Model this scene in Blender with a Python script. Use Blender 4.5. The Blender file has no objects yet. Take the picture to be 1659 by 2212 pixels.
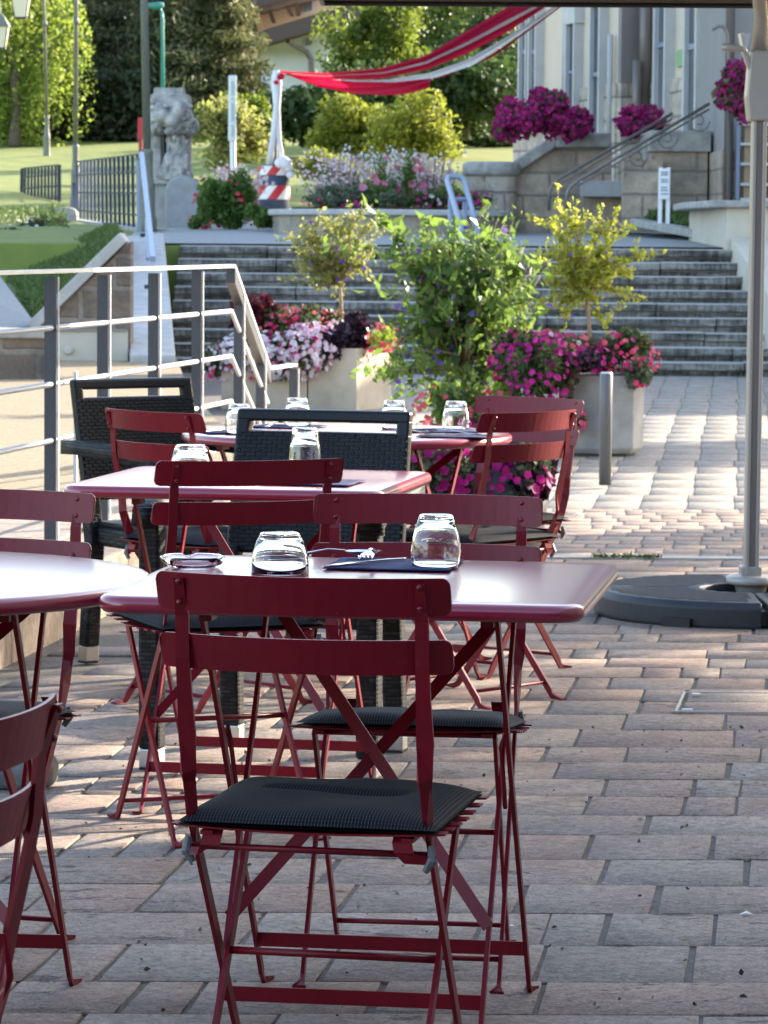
import bpy, math, random
import numpy as np
from mathutils import Vector, Matrix

S = bpy.context.scene
C = S.collection
rng = np.random.default_rng(7)
R = random.Random(11)

# ------------------------------------------------------------------ camera
F, CX, CY, HC = 7668.0, 829.5, 1106.0, 1.285          # focal length in photo pixels (1659 x 2212 view), eye height
PITCH = math.atan((CY - 520.0) / F)
ROLL = math.radians(0.45)
fw = Vector((0, math.cos(PITCH), -math.sin(PITCH)))
r0 = Vector((1, 0, 0)); u0 = r0.cross(fw)
rt = r0 * math.cos(ROLL) + u0 * math.sin(ROLL)
up = u0 * math.cos(ROLL) - r0 * math.sin(ROLL)
cd = bpy.data.cameras.new('camera'); cam = bpy.data.objects.new('camera', cd); C.objects.link(cam)
cam.matrix_world = Matrix(((rt.x, up.x, -fw.x, 0), (rt.y, up.y, -fw.y, 0), (rt.z, up.z, -fw.z, HC), (0, 0, 0, 1)))
cd.sensor_fit = 'AUTO'; cd.sensor_width = 36.0; cd.lens = F / 2212.0 * 36.0
cd.clip_start = 0.1; cd.clip_end = 3000
cd.dof.use_dof = True; cd.dof.focus_distance = 5.75; cd.dof.aperture_fstop = 29.0
S.camera = cam

# ------------------------------------------------------------------ light
SUN_EL, SUN_AZ = math.radians(21), math.radians(38)     # azimuth from +X (right) towards +Y (away)
sd = Vector((math.cos(SUN_AZ) * math.cos(SUN_EL), math.sin(SUN_AZ) * math.cos(SUN_EL), math.sin(SUN_EL)))
W = bpy.data.worlds.new('World'); S.world = W; W.use_nodes = True
wt = W.node_tree; bg = wt.nodes['Background']
sky = wt.nodes.new('ShaderNodeTexSky'); sky.sky_type = 'NISHITA'; sky.sun_disc = False
sky.sun_elevation = SUN_EL; sky.sun_rotation = math.pi / 2 - SUN_AZ
wt.links.new(sky.outputs[0], bg.inputs[0]); bg.inputs[1].default_value = 0.15
sky.dust_density = 1.6; sky.ozone_density = 0.8
ld = bpy.data.lights.new('sun', 'SUN'); ld.energy = 3.5; ld.angle = math.radians(0.55); ld.color = (1.0, 0.89, 0.74)
lo = bpy.data.objects.new('sun', ld); C.objects.link(lo); lo.location = sd * 60
lo.rotation_euler = sd.to_track_quat('Z', 'Y').to_euler()
S.view_settings.view_transform = 'Standard'; S.view_settings.look = 'None'
S.view_settings.exposure = 2.25; S.view_settings.gamma = 1.0

# ------------------------------------------------------------------ helpers
def ray(x, y):
    return fw + rt * ((x - CX) / F) + up * ((CY - y) / F)
def P(x, y, d):                                        # world point seen at photo pixel (x, y) at depth d along Y
    v = ray(x, y); return Vector((0, 0, HC)) + v * (d / v.y)
def lerp(a, b, t): return a + (b - a) * t
def zg(d):                                             # height of the paved square
    return float(np.interp(d, [9.5, 20, 60], [0, -0.126, -0.126]))
def zh(d):                                             # height of the upper terrace and the lawn behind it
    return float(np.interp(d, [40.4, 60, 95, 160, 400], [1.216, 1.60, 3.95, 9.0, 9.0]))

class MB:
    def __init__(s): s.v = []; s.f = []
    def add(s, vs, fs):
        o = len(s.v); s.v += [tuple(v) for v in vs]; s.f += [tuple(i + o for i in f) for f in fs]
    def hexa(s, p):                                    # 8 points: bottom 4 (ccw), top 4
        s.add(p, [(3, 2, 1, 0), (4, 5, 6, 7), (0, 1, 5, 4), (1, 2, 6, 5), (2, 3, 7, 6), (3, 0, 4, 7)])
    def box(s, c, sz, rz=0.0):
        cx, cy, cz = c; a, b, h = sz[0] / 2, sz[1] / 2, sz[2] / 2
        ca, sa = math.cos(rz), math.sin(rz)
        q = [(-a, -b), (a, -b), (a, b), (-a, b)]
        pts = [(cx + x * ca - y * sa, cy + x * sa + y * ca) for x, y in q]
        s.hexa([(x, y, cz - h) for x, y in pts] + [(x, y, cz + h) for x, y in pts])
    def prism(s, poly, z0, z1):
        n = len(poly)
        s.add([(x, y, z0) for x, y in poly] + [(x, y, z1) for x, y in poly],
              [tuple(range(n - 1, -1, -1)), tuple(range(n, 2 * n))] + [(i, (i + 1) % n, n + (i + 1) % n, n + i) for i in range(n)])
    def slab(s, a, b, w, t):                           # bar from a to b, width vector w (full), thickness vector t (full)
        a, b, w, t = Vector(a), Vector(b), Vector(w) / 2, Vector(t) / 2
        s.hexa([a - w - t, a + w - t, b + w - t, b - w - t, a - w + t, a + w + t, b + w + t, b - w + t])
    def strip(s, path, wv, tv):                        # rectangular sweep with a width and a thickness vector per point
        n = len(path); vs = []; fs = []
        for p, w, t in zip(path, wv, tv):
            p, w, t = Vector(p), Vector(w) / 2, Vector(t) / 2
            vs += [p - w - t, p + w - t, p + w + t, p - w + t]
        for i in range(n - 1):
            for k in range(4):
                fs.append((4 * i + k, 4 * i + (k + 1) % 4, 4 * i + 4 + (k + 1) % 4, 4 * i + 4 + k))
        fs += [(3, 2, 1, 0), (4 * n - 4, 4 * n - 3, 4 * n - 2, 4 * n - 1)]
        s.add(vs, fs)
    def tube(s, path, r, n=8):
        path = [Vector(p) for p in path]; m = len(path)
        rr = r if isinstance(r, (list, tuple)) else [r] * m
        ref = None; vs = []; fs = []
        for i, p in enumerate(path):
            t = (path[min(i + 1, m - 1)] - path[max(i - 1, 0)]).normalized()
            if ref is None:
                ref = t.cross(Vector((0, 0, 1)))
                if ref.length < 0.1: ref = t.cross(Vector((1, 0, 0)))
            ref = (ref - t * ref.dot(t)).normalized(); b = t.cross(ref)
            for k in range(n):
                a = 2 * math.pi * k / n
                vs.append(p + (ref * math.cos(a) + b * math.sin(a)) * rr[i])
        for i in range(m - 1):
            for k in range(n):
                fs.append((i * n + k, i * n + (k + 1) % n, (i + 1) * n + (k + 1) % n, (i + 1) * n + k))
        fs += [tuple(range(n - 1, -1, -1)), tuple(range((m - 1) * n, m * n))]
        s.add(vs, fs)
    def lathe(s, prof, c=(0, 0, 0), n=24, closed=False):
        vs = []; fs = []; m = len(prof)
        for r, z in prof:
            for k in range(n):
                a = 2 * math.pi * k / n
                vs.append((c[0] + r * math.cos(a), c[1] + r * math.sin(a), c[2] + z))
        for i in range(m if closed else m - 1):
            j = (i + 1) % m
            for k in range(n):
                fs.append((i * n + k, i * n + (k + 1) % n, j * n + (k + 1) % n, j * n + k))
        if not closed:
            fs += [tuple(range(n - 1, -1, -1)), tuple(range((m - 1) * n, m * n))]
        s.add(vs, fs)
    def loft(s, loops, cap=True):
        n = len(loops[0]); vs = [p for l in loops for p in l]; fs = []
        for i in range(len(loops) - 1):
            for k in range(n):
                fs.append((i * n + k, i * n + (k + 1) % n, (i + 1) * n + (k + 1) % n, (i + 1) * n + k))
        if cap: fs += [tuple(range(n - 1, -1, -1)), tuple(range((len(loops) - 1) * n, len(loops) * n))]
        s.add(vs, fs)
    def grid(s, fn, nu, nv):
        vs = [fn(i / nu, j / nv) for j in range(nv + 1) for i in range(nu + 1)]
        s.add(vs, [(j * (nu + 1) + i, j * (nu + 1) + i + 1, (j + 1) * (nu + 1) + i + 1, (j + 1) * (nu + 1) + i)
                   for j in range(nv) for i in range(nu)])
    def build(s, name, m, parent=None, smooth=False, bevel=0.0, origin=None):
        me = bpy.data.meshes.new(name)
        o = bpy.data.objects.new(name, me); C.objects.link(o)
        if parent is not None:
            off = Vector((0, 0, 0)); q = parent
            while q is not None: off += Vector(q.location); q = q.parent
            o.parent = parent
        else:
            if origin is None:
                a = np.array(s.v); off = Vector(((a[:, 0].min() + a[:, 0].max()) / 2, (a[:, 1].min() + a[:, 1].max()) / 2, a[:, 2].min()))
            else: off = Vector(origin)
            o.location = off
        me.from_pydata([(v[0] - off.x, v[1] - off.y, v[2] - off.z) for v in s.v], [], s.f)
        me.materials.append(m)
        if smooth: me.polygons.foreach_set('use_smooth', [True] * len(me.polygons))
        if bevel:
            b = o.modifiers.new('bevel', 'BEVEL'); b.width = bevel; b.segments = 2; b.limit_method = 'ANGLE'; b.angle_limit = 0.6
        return o

def npmesh(name, V, Q, m, parent=None, origin=None, smooth=False):
    V = np.asarray(V, dtype=np.float32).reshape(-1, 3); Q = np.asarray(Q, dtype=np.int32)
    me = bpy.data.meshes.new(name); o = bpy.data.objects.new(name, me); C.objects.link(o)
    off = Vector((0, 0, 0))
    if parent is not None:
        q = parent
        while q is not None: off += Vector(q.location); q = q.parent
        o.parent = parent
    else:
        off = Vector(origin) if origin is not None else Vector((float(V[:, 0].mean()), float(V[:, 1].mean()), float(V[:, 2].min())))
        o.location = off
    V = V - np.array(off, dtype=np.float32)
    k = Q.shape[1]
    me.vertices.add(len(V)); me.vertices.foreach_set('co', V.ravel())
    me.loops.add(Q.size); me.loops.foreach_set('vertex_index', Q.ravel())
    me.polygons.add(len(Q)); me.polygons.foreach_set('loop_start', np.arange(0, Q.size, k, dtype=np.int32))
    me.polygons.foreach_set('loop_total', np.full(len(Q), k, dtype=np.int32))
    if smooth: me.polygons.foreach_set('use_smooth', np.ones(len(Q), dtype=bool))
    me.update(calc_edges=True); me.validate(); me.materials.append(m)
    return o

def tag(o, label, cat, group=None):
    o['label'] = label; o['category'] = cat
    if group: o['group'] = group
    return o
def struct(o): o['kind'] = 'structure'; return o
def stuff(o): o['kind'] = 'stuff'; return o
def empty(name, loc, label=None, cat=None, group=None):
    o = bpy.data.objects.new(name, None); C.objects.link(o); o.location = loc; o.empty_display_size = 0.1
    if label: tag(o, label, cat, group)
    return o
def copy_tree(o, parent=None):
    c = o.copy(); C.objects.link(c); c.parent = parent
    for ch in list(o.children): copy_tree(ch, c)
    return c
def place(o, x, y, z, rz, label=None):
    o.location = (x, y, z); o.rotation_euler = (0, 0, rz)
    if label: o['label'] = label
    return o

# ------------------------------------------------------------------ materials
def nodes(name):
    m = bpy.data.materials.new(name); m.use_nodes = True
    t = m.node_tree; return m, t, t.nodes['Principled BSDF'], t.nodes['Material Output']
def rgb(c): return (c[0], c[1], c[2], 1.0)
def coords(t, kind='Object', scale=(1, 1, 1)):
    tc = t.nodes.new('ShaderNodeTexCoord'); mp = t.nodes.new('ShaderNodeMapping')
    mp.inputs['Scale'].default_value = scale
    t.links.new(tc.outputs[kind], mp.inputs[0]); return mp.outputs[0]
def noise(t, vec, scale, detail=6.0, rough=0.6):
    n = t.nodes.new('ShaderNodeTexNoise'); n.inputs['Scale'].default_value = scale
    n.inputs['Detail'].default_value = detail; n.inputs['Roughness'].default_value = rough
    t.links.new(vec, n.inputs['Vector']); return n.outputs[0]
def ramp(t, fac, stops):
    r = t.nodes.new('ShaderNodeValToRGB'); e = r.color_ramp.elements
    while len(e) < len(stops): e.new(0.5)
    for q, (p, c) in zip(e, stops): q.position = p; q.color = rgb(c)
    t.links.new(fac, r.inputs[0]); return r.outputs[0]
def mix(t, a, b, fac, mode='MIX'):
    n = t.nodes.new('ShaderNodeMix'); n.data_type = 'RGBA'; n.blend_type = mode
    for sock, v in ((n.inputs[6], a), (n.inputs[7], b)):
        if isinstance(v, tuple): sock.default_value = rgb(v)
        else: t.links.new(v, sock)
    if isinstance(fac, float): n.inputs[0].default_value = fac
    else: t.links.new(fac, n.inputs[0])
    return n.outputs[2]
def math_n(t, op, a, b=0.0):
    n = t.nodes.new('ShaderNodeMath'); n.operation = op
    for i, v in enumerate((a, b)):
        if isinstance(v, (int, float)): n.inputs[i].default_value = v
        else: t.links.new(v, n.inputs[i])
    return n.outputs[0]
def bump(t, bs, h, strength, dist=0.01):
    b = t.nodes.new('ShaderNodeBump'); b.inputs['Strength'].default_value = strength; b.inputs['Distance'].default_value = dist
    t.links.new(h, b.inputs['Height']); t.links.new(b.outputs[0], bs.inputs['Normal']); return b
def island(t):
    g = t.nodes.new('ShaderNodeNewGeometry'); return g.outputs['Random Per Island']

def mat(name, c1, c2=None, rough=0.6, metal=0.0, scale=8.0, bstr=0.0, bscale=60.0, coat=0.0, stretch=(1, 1, 1), lo=0.35, hi=0.65, spec=0.5):
    m, t, bs, out = nodes(name)
    v = coords(t, 'Object', stretch)
    if c2 is not None:
        col = ramp(t, noise(t, v, scale), [(lo, c1), (hi, c2)]); t.links.new(col, bs.inputs['Base Color'])
    else: bs.inputs['Base Color'].default_value = rgb(c1)
    bs.inputs['Roughness'].default_value = rough; bs.inputs['Metallic'].default_value = metal
    bs.inputs['Specular IOR Level'].default_value = spec
    if coat: bs.inputs['Coat Weight'].default_value = coat; bs.inputs['Coat Roughness'].default_value = 0.16; bs.inputs['Coat IOR'].default_value = 1.55
    if bstr: bump(t, bs, noise(t, v, bscale), bstr, 0.005)
    return m

def paint(name, c, rough):
    m, t, bs, out = nodes(name); v = coords(t)
    n1 = noise(t, v, 6.0, 5.0, 0.6); n2 = noise(t, v, 55.0, 6.0, 0.75)
    col = ramp(t, n1, [(0.3, tuple(k * .8 for k in c)), (0.7, tuple(k * 1.2 for k in c))])
    dust = ramp(t, n2, [(0.60, (0, 0, 0)), (0.74, (1, 1, 1))])
    col = mix(t, col, (c[0] * 1.25 + .04, c[1] + .045, c[2] + .045), math_n(t, 'MULTIPLY', dust, 0.35))
    chip = ramp(t, noise(t, v, 90.0, 3.0, 0.6), [(0.735, (0, 0, 0)), (0.75, (1, 1, 1))])
    col = mix(t, col, (0.10, 0.07, 0.06), math_n(t, 'MULTIPLY', chip, 0.8))
    t.links.new(col, bs.inputs['Base Color'])
    t.links.new(math_n(t, 'ADD', rough - .08, math_n(t, 'MULTIPLY', n2, .2)), bs.inputs['Roughness']); bs.inputs['Specular IOR Level'].default_value = 0.3
    bump(t, bs, noise(t, v, 700.0, 2.0), 0.05, 0.002); return m
def leafmat(name, cols, trans=0.45, rough=0.5, tcol=None, big=None):
    m, t, bs, out = nodes(name)
    n = len(cols)
    f = island(t)
    if big:
        f = math_n(t, 'ADD', math_n(t, 'MULTIPLY', f, 0.55), math_n(t, 'MULTIPLY', noise(t, coords(t), big, 2.0), 0.45))
    c = ramp(t, f, [(0.12 + 0.76 * i / max(1, n - 1), k) for i, k in enumerate(cols)])
    t.links.new(c, bs.inputs['Base Color']); bs.inputs['Roughness'].default_value = rough
    bs.inputs['Specular IOR Level'].default_value = 0.3
    tr = t.nodes.new('ShaderNodeBsdfTranslucent')
    tc = mix(t, c, tcol, 0.6) if tcol else c
    t.links.new(tc, tr.inputs[0])
    ms = t.nodes.new('ShaderNodeMixShader'); ms.inputs[0].default_value = trans
    t.links.new(bs.outputs[0], ms.inputs[1]); t.links.new(tr.outputs[0], ms.inputs[2]); t.links.new(ms.outputs[0], out.inputs[0])
    return m

def blockmat(name, cols, mortar, bw, bh, axis='xz', msize=0.02, rough=0.85, dirt=None, bs_=0.5):
    m, t, bs, out = nodes(name)
    tc = t.nodes.new('ShaderNodeTexCoord'); sp = t.nodes.new('ShaderNodeSeparateXYZ'); cb = t.nodes.new('ShaderNodeCombineXYZ')
    t.links.new(tc.outputs['Object'], sp.inputs[0])
    if axis == 'xy+z':
        t.links.new(math_n(t, 'ADD', sp.outputs[0], sp.outputs[1]), cb.inputs[0]); t.links.new(sp.outputs[2], cb.inputs[1])
    else:
        t.links.new(sp.outputs['xyz'.index(axis[0])], cb.inputs[0]); t.links.new(sp.outputs['xyz'.index(axis[1])], cb.inputs[1])
    wob = noise(t, tc.outputs['Object'], 3.0, 3.0)
    vadd = t.nodes.new('ShaderNodeVectorMath'); vadd.operation = 'MULTIPLY_ADD'
    vadd.inputs[1].default_value = (0.05, 0.05, 0); t.links.new(wob, vadd.inputs[0]); t.links.new(cb.outputs[0], vadd.inputs[2])
    b = t.nodes.new('ShaderNodeTexBrick'); t.links.new(vadd.outputs[0], b.inputs['Vector'])
    b.inputs['Scale'].default_value = 1.0; b.inputs['Brick Width'].default_value = bw; b.inputs['Row Height'].default_value = bh
    b.inputs['Mortar Size'].default_value = msize; b.inputs['Mortar Smooth'].default_value = 0.3
    b.inputs['Color1'].default_value = rgb(cols[0]); b.inputs['Color2'].default_value = rgb(cols[1]); b.inputs['Mortar'].default_value = rgb(mortar)
    nz = noise(t, tc.outputs['Object'], 7.0, 8.0, 0.7)
    col = mix(t, b.outputs[0], ramp(t, nz, [(0.3, (0.45, 0.43, 0.4)), (0.7, (1.3, 1.25, 1.2))]), 0.75, 'MULTIPLY')
    if dirt: col = mix(t, col, dirt, math_n(t, 'MULTIPLY', ramp(t, noise(t, tc.outputs['Object'], 1.7, 7.0, 0.7), [(0.48, (0, 0, 0)), (0.66, (1, 1, 1))]), 0.8))
    t.links.new(col, bs.inputs['Base Color']); bs.inputs['Roughness'].default_value = rough
    h = math_n(t, 'ADD', math_n(t, 'MULTIPLY', b.outputs[1], -1.0), math_n(t, 'MULTIPLY', noise(t, tc.outputs['Object'], 18.0, 8.0, 0.7), 0.8))
    bump(t, bs, h, bs_, 0.03)
    return m

M = {}
M['red'] = paint('red_paint', (0.172, 0.0028, 0.0115), 0.38)
M['redtop'] = mat('red_table_paint', (0.27, 0.006, 0.030), (0.31, 0.008, 0.036), 0.28, scale=4, bstr=0.04, bscale=260, spec=0.5, coat=0.8)
M['rivet'] = mat('rivet_metal', (0.15, 0.006, 0.014), None, 0.3)
M['hook'] = mat('grey_plastic', (0.13, 0.13, 0.135), None, 0.5)
def cushion_mat():
    m, t, bs, out = nodes('striped_mesh_cloth')
    v = coords(t, 'Object')
    w = t.nodes.new('ShaderNodeTexWave'); w.bands_direction = 'X'; w.inputs['Scale'].default_value = 66; w.inputs['Distortion'].default_value = 0.4; w.inputs['Detail Scale'].default_value = 2
    t.links.new(v, w.inputs[0])
    w2 = t.nodes.new('ShaderNodeTexWave'); w2.bands_direction = 'Y'; w2.inputs['Scale'].default_value = 55; t.links.new(v, w2.inputs[0])
    f = math_n(t, 'ADD', math_n(t, 'MULTIPLY', w.outputs[1], 0.85), math_n(t, 'MULTIPLY', w2.outputs[1], 0.15))
    c = ramp(t, f, [(0.3, (0.003, 0.003, 0.004)), (0.75, (0.007, 0.007, 0.009)), (1.0, (0.055, 0.055, 0.06))])
    t.links.new(c, bs.inputs['Base Color']); bs.inputs['Roughness'].default_value = 0.75; bs.inputs['Specular IOR Level'].default_value = 0.12
    bump(t, bs, f, 0.4, 0.001); return m
M['cushion'] = cushion_mat()
def rattan_mat():
    m, t, bs, out = nodes('woven_black_resin')
    tc = t.nodes.new('ShaderNodeTexCoord'); sp = t.nodes.new('ShaderNodeSeparateXYZ'); cb = t.nodes.new('ShaderNodeCombineXYZ')
    t.links.new(tc.outputs['Object'], sp.inputs[0])
    t.links.new(math_n(t, 'ADD', sp.outputs[0], sp.outputs[1]), cb.inputs[0]); t.links.new(sp.outputs[2], cb.inputs[1])
    b = t.nodes.new('ShaderNodeTexBrick'); t.links.new(cb.outputs[0], b.inputs['Vector'])
    b.inputs['Scale'].default_value = 1; b.inputs['Bias'].default_value = -0.25; b.inputs['Brick Width'].default_value = 0.026; b.inputs['Row Height'].default_value = 0.0105
    b.inputs['Mortar Size'].default_value = 0.0016; b.inputs['Mortar Smooth'].default_value = 0.5
    b.inputs['Color1'].default_value = rgb((0.004, 0.004, 0.005)); b.inputs['Color2'].default_value = rgb((0.034, 0.034, 0.038)); b.inputs['Mortar'].default_value = rgb((0.002, 0.002, 0.002))
    t.links.new(b.outputs[0], bs.inputs['Base Color']); bs.inputs['Roughness'].default_value = 0.5; bs.inputs['Specular IOR Level'].default_value = 0.25
    bump(t, bs, math_n(t, 'MULTIPLY', b.outputs[1], -1.0), 1.0, 0.005); return m
M['rattan'] = rattan_mat()
def strand_mat():
    m, t, bs, out = nodes('black_resin_strand')
    t.links.new(ramp(t, island(t), [(0.0, (0.003, 0.003, 0.0035)), (1.0, (0.011, 0.011, 0.013))]), bs.inputs['Base Color'])
    bs.inputs['Roughness'].default_value = 0.38; bs.inputs['Specular IOR Level'].default_value = 0.25; return m
M['strand'] = strand_mat()
M['alu'] = mat('aluminium', (0.62, 0.62, 0.6), None, 0.35, 0.9)
M['steel'] = mat('cutlery_steel', (0.75, 0.74, 0.72), None, 0.12, 1.0)
M['navy'] = mat('navy_paper', (0.008, 0.011, 0.062), (0.012, 0.016, 0.085), 0.85, scale=40, bstr=0.3, bscale=200)
def glass_mat(name, col=(1, 1, 1)):
    m, t, bs, out = nodes(name)
    g = t.nodes.new('ShaderNodeBsdfGlass'); g.inputs['IOR'].default_value = 1.48; g.inputs['Roughness'].default_value = 0.0
    g.inputs['Color'].default_value = rgb(col); t.links.new(g.outputs[0], out.inputs[0]); return m
M['glass'] = glass_mat('drinking_glass')
M['postgrey'] = mat('grey_powder_coat', (0.05, 0.052, 0.062), (0.062, 0.064, 0.074), 0.4, scale=20, bstr=0.03, bscale=300)
M['stainless'] = mat('galvanised_rail', (0.60, 0.62, 0.65), None, 0.5, 0.25)
M['bluerail'] = mat('blue_grey_rail', (0.22, 0.27, 0.36), None, 0.4, 0.2)
M['bollard'] = mat('grey_bollard', (0.10, 0.105, 0.115), None, 0.4, 0.0)
M['beigepole'] = mat('beige_aluminium', (0.36, 0.32, 0.28), (0.40, 0.355, 0.31), 0.35, 0.15, scale=3)
M['white'] = mat('white_paint', (0.75, 0.75, 0.74), None, 0.45)
M['cloth'] = mat('white_cloth', (0.62, 0.63, 0.68), (0.72, 0.72, 0.74), 0.9, scale=3)
M['baseplastic'] = mat('black_ribbed_plastic', (0.016, 0.018, 0.022), (0.026, 0.028, 0.033), 0.5, scale=8, bstr=0.15, bscale=150)
M['canopy'] = mat('taupe_canopy_cloth', (0.17, 0.155, 0.14), None, 0.9)
M['black'] = mat('black_metal', (0.012, 0.012, 0.013), None, 0.4)
M['darkgreen'] = mat('lamp_post_green_grey', (0.12, 0.125, 0.105), (0.19, 0.185, 0.15), 0.5, scale=10, stretch=(4, 4, 0.6))
M['teal'] = mat('teal_paint', (0.03, 0.22, 0.2), None, 0.4)
M['lampglass'] = mat('frosted_lamp_pane', (0.72, 0.66, 0.52), None, 0.4)
M['fence'] = mat('fence_blue_grey', (0.014, 0.022, 0.042), None, 0.5)
M['bark'] = mat('bark', (0.07, 0.05, 0.035), (0.16, 0.12, 0.085), 0.9, scale=25, bstr=0.6, bscale=60, stretch=(1, 1, 0.3))
M['twig'] = mat('tan_stem', (0.26, 0.17, 0.10), (0.34, 0.24, 0.15), 0.8, scale=40)
M['soil'] = mat('soil', (0.03, 0.022, 0.016), (0.06, 0.045, 0.03), 0.95, scale=30, bstr=0.5, bscale=80)

def paving_mat(name, cols, mortar=(0.12, 0.105, 0.09)):
    m, t, bs, out = nodes(name)
    v = coords(t, 'Object', (1.0, 1.0, 1.0)); vi = coords(t, 'Object')
    f = island(t); n = len(cols)
    c = ramp(t, f, [(i / (n - 1), k) for i, k in enumerate(cols)])
    n1 = math_n(t, 'ADD', math_n(t, 'MULTIPLY', noise(t, v, 38.0, 6.0, 0.75), .5), math_n(t, 'MULTIPLY', noise(t, v, 150.0, 4.0, 0.7), .5)); n2 = noise(t, vi, 4.0, 5.0, 0.6); n3 = noise(t, vi, 110.0, 3.0, 0.7)
    c = mix(t, c, ramp(t, n1, [(0.36, (0.30, 0.27, 0.26)), (0.5, (0.95, 0.93, 0.92)), (0.64, (1.55, 1.52, 1.50))]), 0.9, 'MULTIPLY')
    c = mix(t, c, ramp(t, n2, [(0.3, (0.72, 0.68, 0.66)), (0.65, (1.12, 1.08, 1.03))]), 0.8, 'MULTIPLY')
    pit = ramp(t, noise(t, coords(t, 'Object', (0.8, 1.3, 1.0)), 8.0, 9.0, 0.78), [(0.60, (0, 0, 0)), (0.66, (1, 1, 1))])
    c = mix(t, c, (0.06, 0.045, 0.038), math_n(t, 'MULTIPLY', pit, 0.75))
    speck = ramp(t, n3, [(0.66, (0, 0, 0)), (0.72, (1, 1, 1))])
    c = mix(t, c, (0.62, 0.58, 0.55), math_n(t, 'MULTIPLY', speck, 0.5))
    stain = ramp(t, noise(t, vi, 5.5, 6.0, 0.7), [(0.50, (0, 0, 0)), (0.68, (1, 1, 1))])
    c = mix(t, c, (0.16, 0.095, 0.065), math_n(t, 'MULTIPLY', stain, 0.5))
    t.links.new(c, bs.inputs['Base Color']); bs.inputs['Roughness'].default_value = 0.72; bs.inputs['Specular IOR Level'].default_value = 0.35
    h = math_n(t, 'SUBTRACT', math_n(t, 'MULTIPLY', n1, 1.0), math_n(t, 'MULTIPLY', pit, 0.9))
    bump(t, bs, h, 0.9, 0.006)
    return m
M['pave'] = paving_mat('porphyry_paving', [(0.265, 0.212, 0.172), (0.285, 0.212, 0.168), (0.25, 0.215, 0.182), (0.30, 0.212, 0.165), (0.27, 0.23, 0.195), (0.30, 0.245, 0.20)])
M['pave2'] = paving_mat('small_setts', [(0.27, 0.21, 0.165), (0.30, 0.245, 0.20), (0.285, 0.215, 0.175), (0.31, 0.26, 0.21)])
M['pave3'] = paving_mat('pale_slabs', [(0.29, 0.265, 0.225), (0.31, 0.285, 0.245), (0.30, 0.275, 0.24)])
M['joint'] = mat('joint_sand', (0.10, 0.088, 0.075), (0.18, 0.155, 0.13), 0.95, scale=60, bstr=0.6, bscale=250)
M['gravel'] = mat('tan_gravel', (0.18, 0.13, 0.075), (0.36, 0.28, 0.17), 0.95, scale=45, bstr=0.9, bscale=120)
M['greygravel'] = mat('grey_asphalt_gravel', (0.23, 0.23, 0.225), (0.33, 0.325, 0.31), 0.95, scale=60, bstr=0.5, bscale=90)
M['granite'] = mat('pink_granite', (0.22, 0.165, 0.13), (0.36, 0.29, 0.235), 0.8, scale=35, bstr=0.5, bscale=60)
M['grass'] = mat('lawn_grass', (0.11, 0.145, 0.02), (0.18, 0.20, 0.03), 0.95, scale=1.2, bstr=0.9, bscale=30)
M['bankgrass'] = mat('short_bank_grass', (0.07, 0.12, 0.028), (0.12, 0.165, 0.045), 0.95, scale=5, bstr=0.9, bscale=40, stretch=(1, 1, 0.6))
M['bankgrassleaf'] = leafmat('grass_blades', [(0.07, 0.13, 0.03), (0.11, 0.18, 0.04), (0.16, 0.19, 0.07)], 0.35)
M['stepstone'] = None
def step_mat():
    m, t, bs, out = nodes('weathered_step_stone')
    v = coords(t, 'Object'); vs = coords(t, 'Object', (0.7, 1, 3.0))
    b1 = noise(t, vs, 2.2, 9.0, 0.75); b2 = noise(t, coords(t, 'Object', (6, 1, 1.0)), 4.0, 6.0, 0.7)
    f = math_n(t, 'ADD', math_n(t, 'MULTIPLY', b1, 0.6), math_n(t, 'MULTIPLY', b2, 0.4))
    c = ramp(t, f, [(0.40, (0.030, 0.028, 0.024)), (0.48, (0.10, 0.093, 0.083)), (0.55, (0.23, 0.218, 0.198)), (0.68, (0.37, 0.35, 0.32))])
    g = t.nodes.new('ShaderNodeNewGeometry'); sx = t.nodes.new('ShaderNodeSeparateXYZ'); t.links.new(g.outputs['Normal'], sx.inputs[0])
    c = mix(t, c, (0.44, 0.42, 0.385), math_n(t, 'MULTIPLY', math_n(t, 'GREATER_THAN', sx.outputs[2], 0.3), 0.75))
    t.links.new(c, bs.inputs['Base Color']); bs.inputs['Roughness'].default_value = 0.9
    bump(t, bs, b1, 0.5, 0.02); return m
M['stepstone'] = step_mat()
M['palestone'] = mat('pale_limestone', (0.36, 0.345, 0.325), (0.48, 0.46, 0.43), 0.85, scale=6, bstr=0.35, bscale=60)
M['greystone'] = mat('grey_coping_stone', (0.25, 0.24, 0.22), (0.40, 0.385, 0.35), 0.85, scale=7, bstr=0.4, bscale=50)
M['bedwall'] = blockmat('bed_wall_stone', ((0.34, 0.29, 0.22), (0.40, 0.345, 0.27)), (0.22, 0.19, 0.15), 1.1, 0.34, 'xz', 0.012, dirt=(0.13, 0.115, 0.09))
M['ashlar'] = blockmat('ashlar_wall_stone', ((0.50, 0.41, 0.32), (0.36, 0.28, 0.215)), (0.26, 0.22, 0.18), 0.75, 0.32, 'xz', 0.022, dirt=(0.15, 0.14, 0.125))
M['ashlarxy'] = blockmat('base_course_stone', ((0.56, 0.50, 0.42), (0.46, 0.40, 0.33)), (0.27, 0.24, 0.21), 0.7, 0.36, 'xy+z', 0.02, bs_=0.9)
M['oldwall'] = blockmat('old_stone_wall', ((0.22, 0.165, 0.125), (0.27, 0.21, 0.165)), (0.30, 0.255, 0.215), 0.62, 0.30, 'xz', 0.03, dirt=(0.07, 0.062, 0.055), bs_=0.8)
M['concrete'] = mat('pale_concrete', (0.40, 0.33, 0.245), (0.52, 0.44, 0.335), 0.9, scale=4, bstr=0.3, bscale=70)
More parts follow.
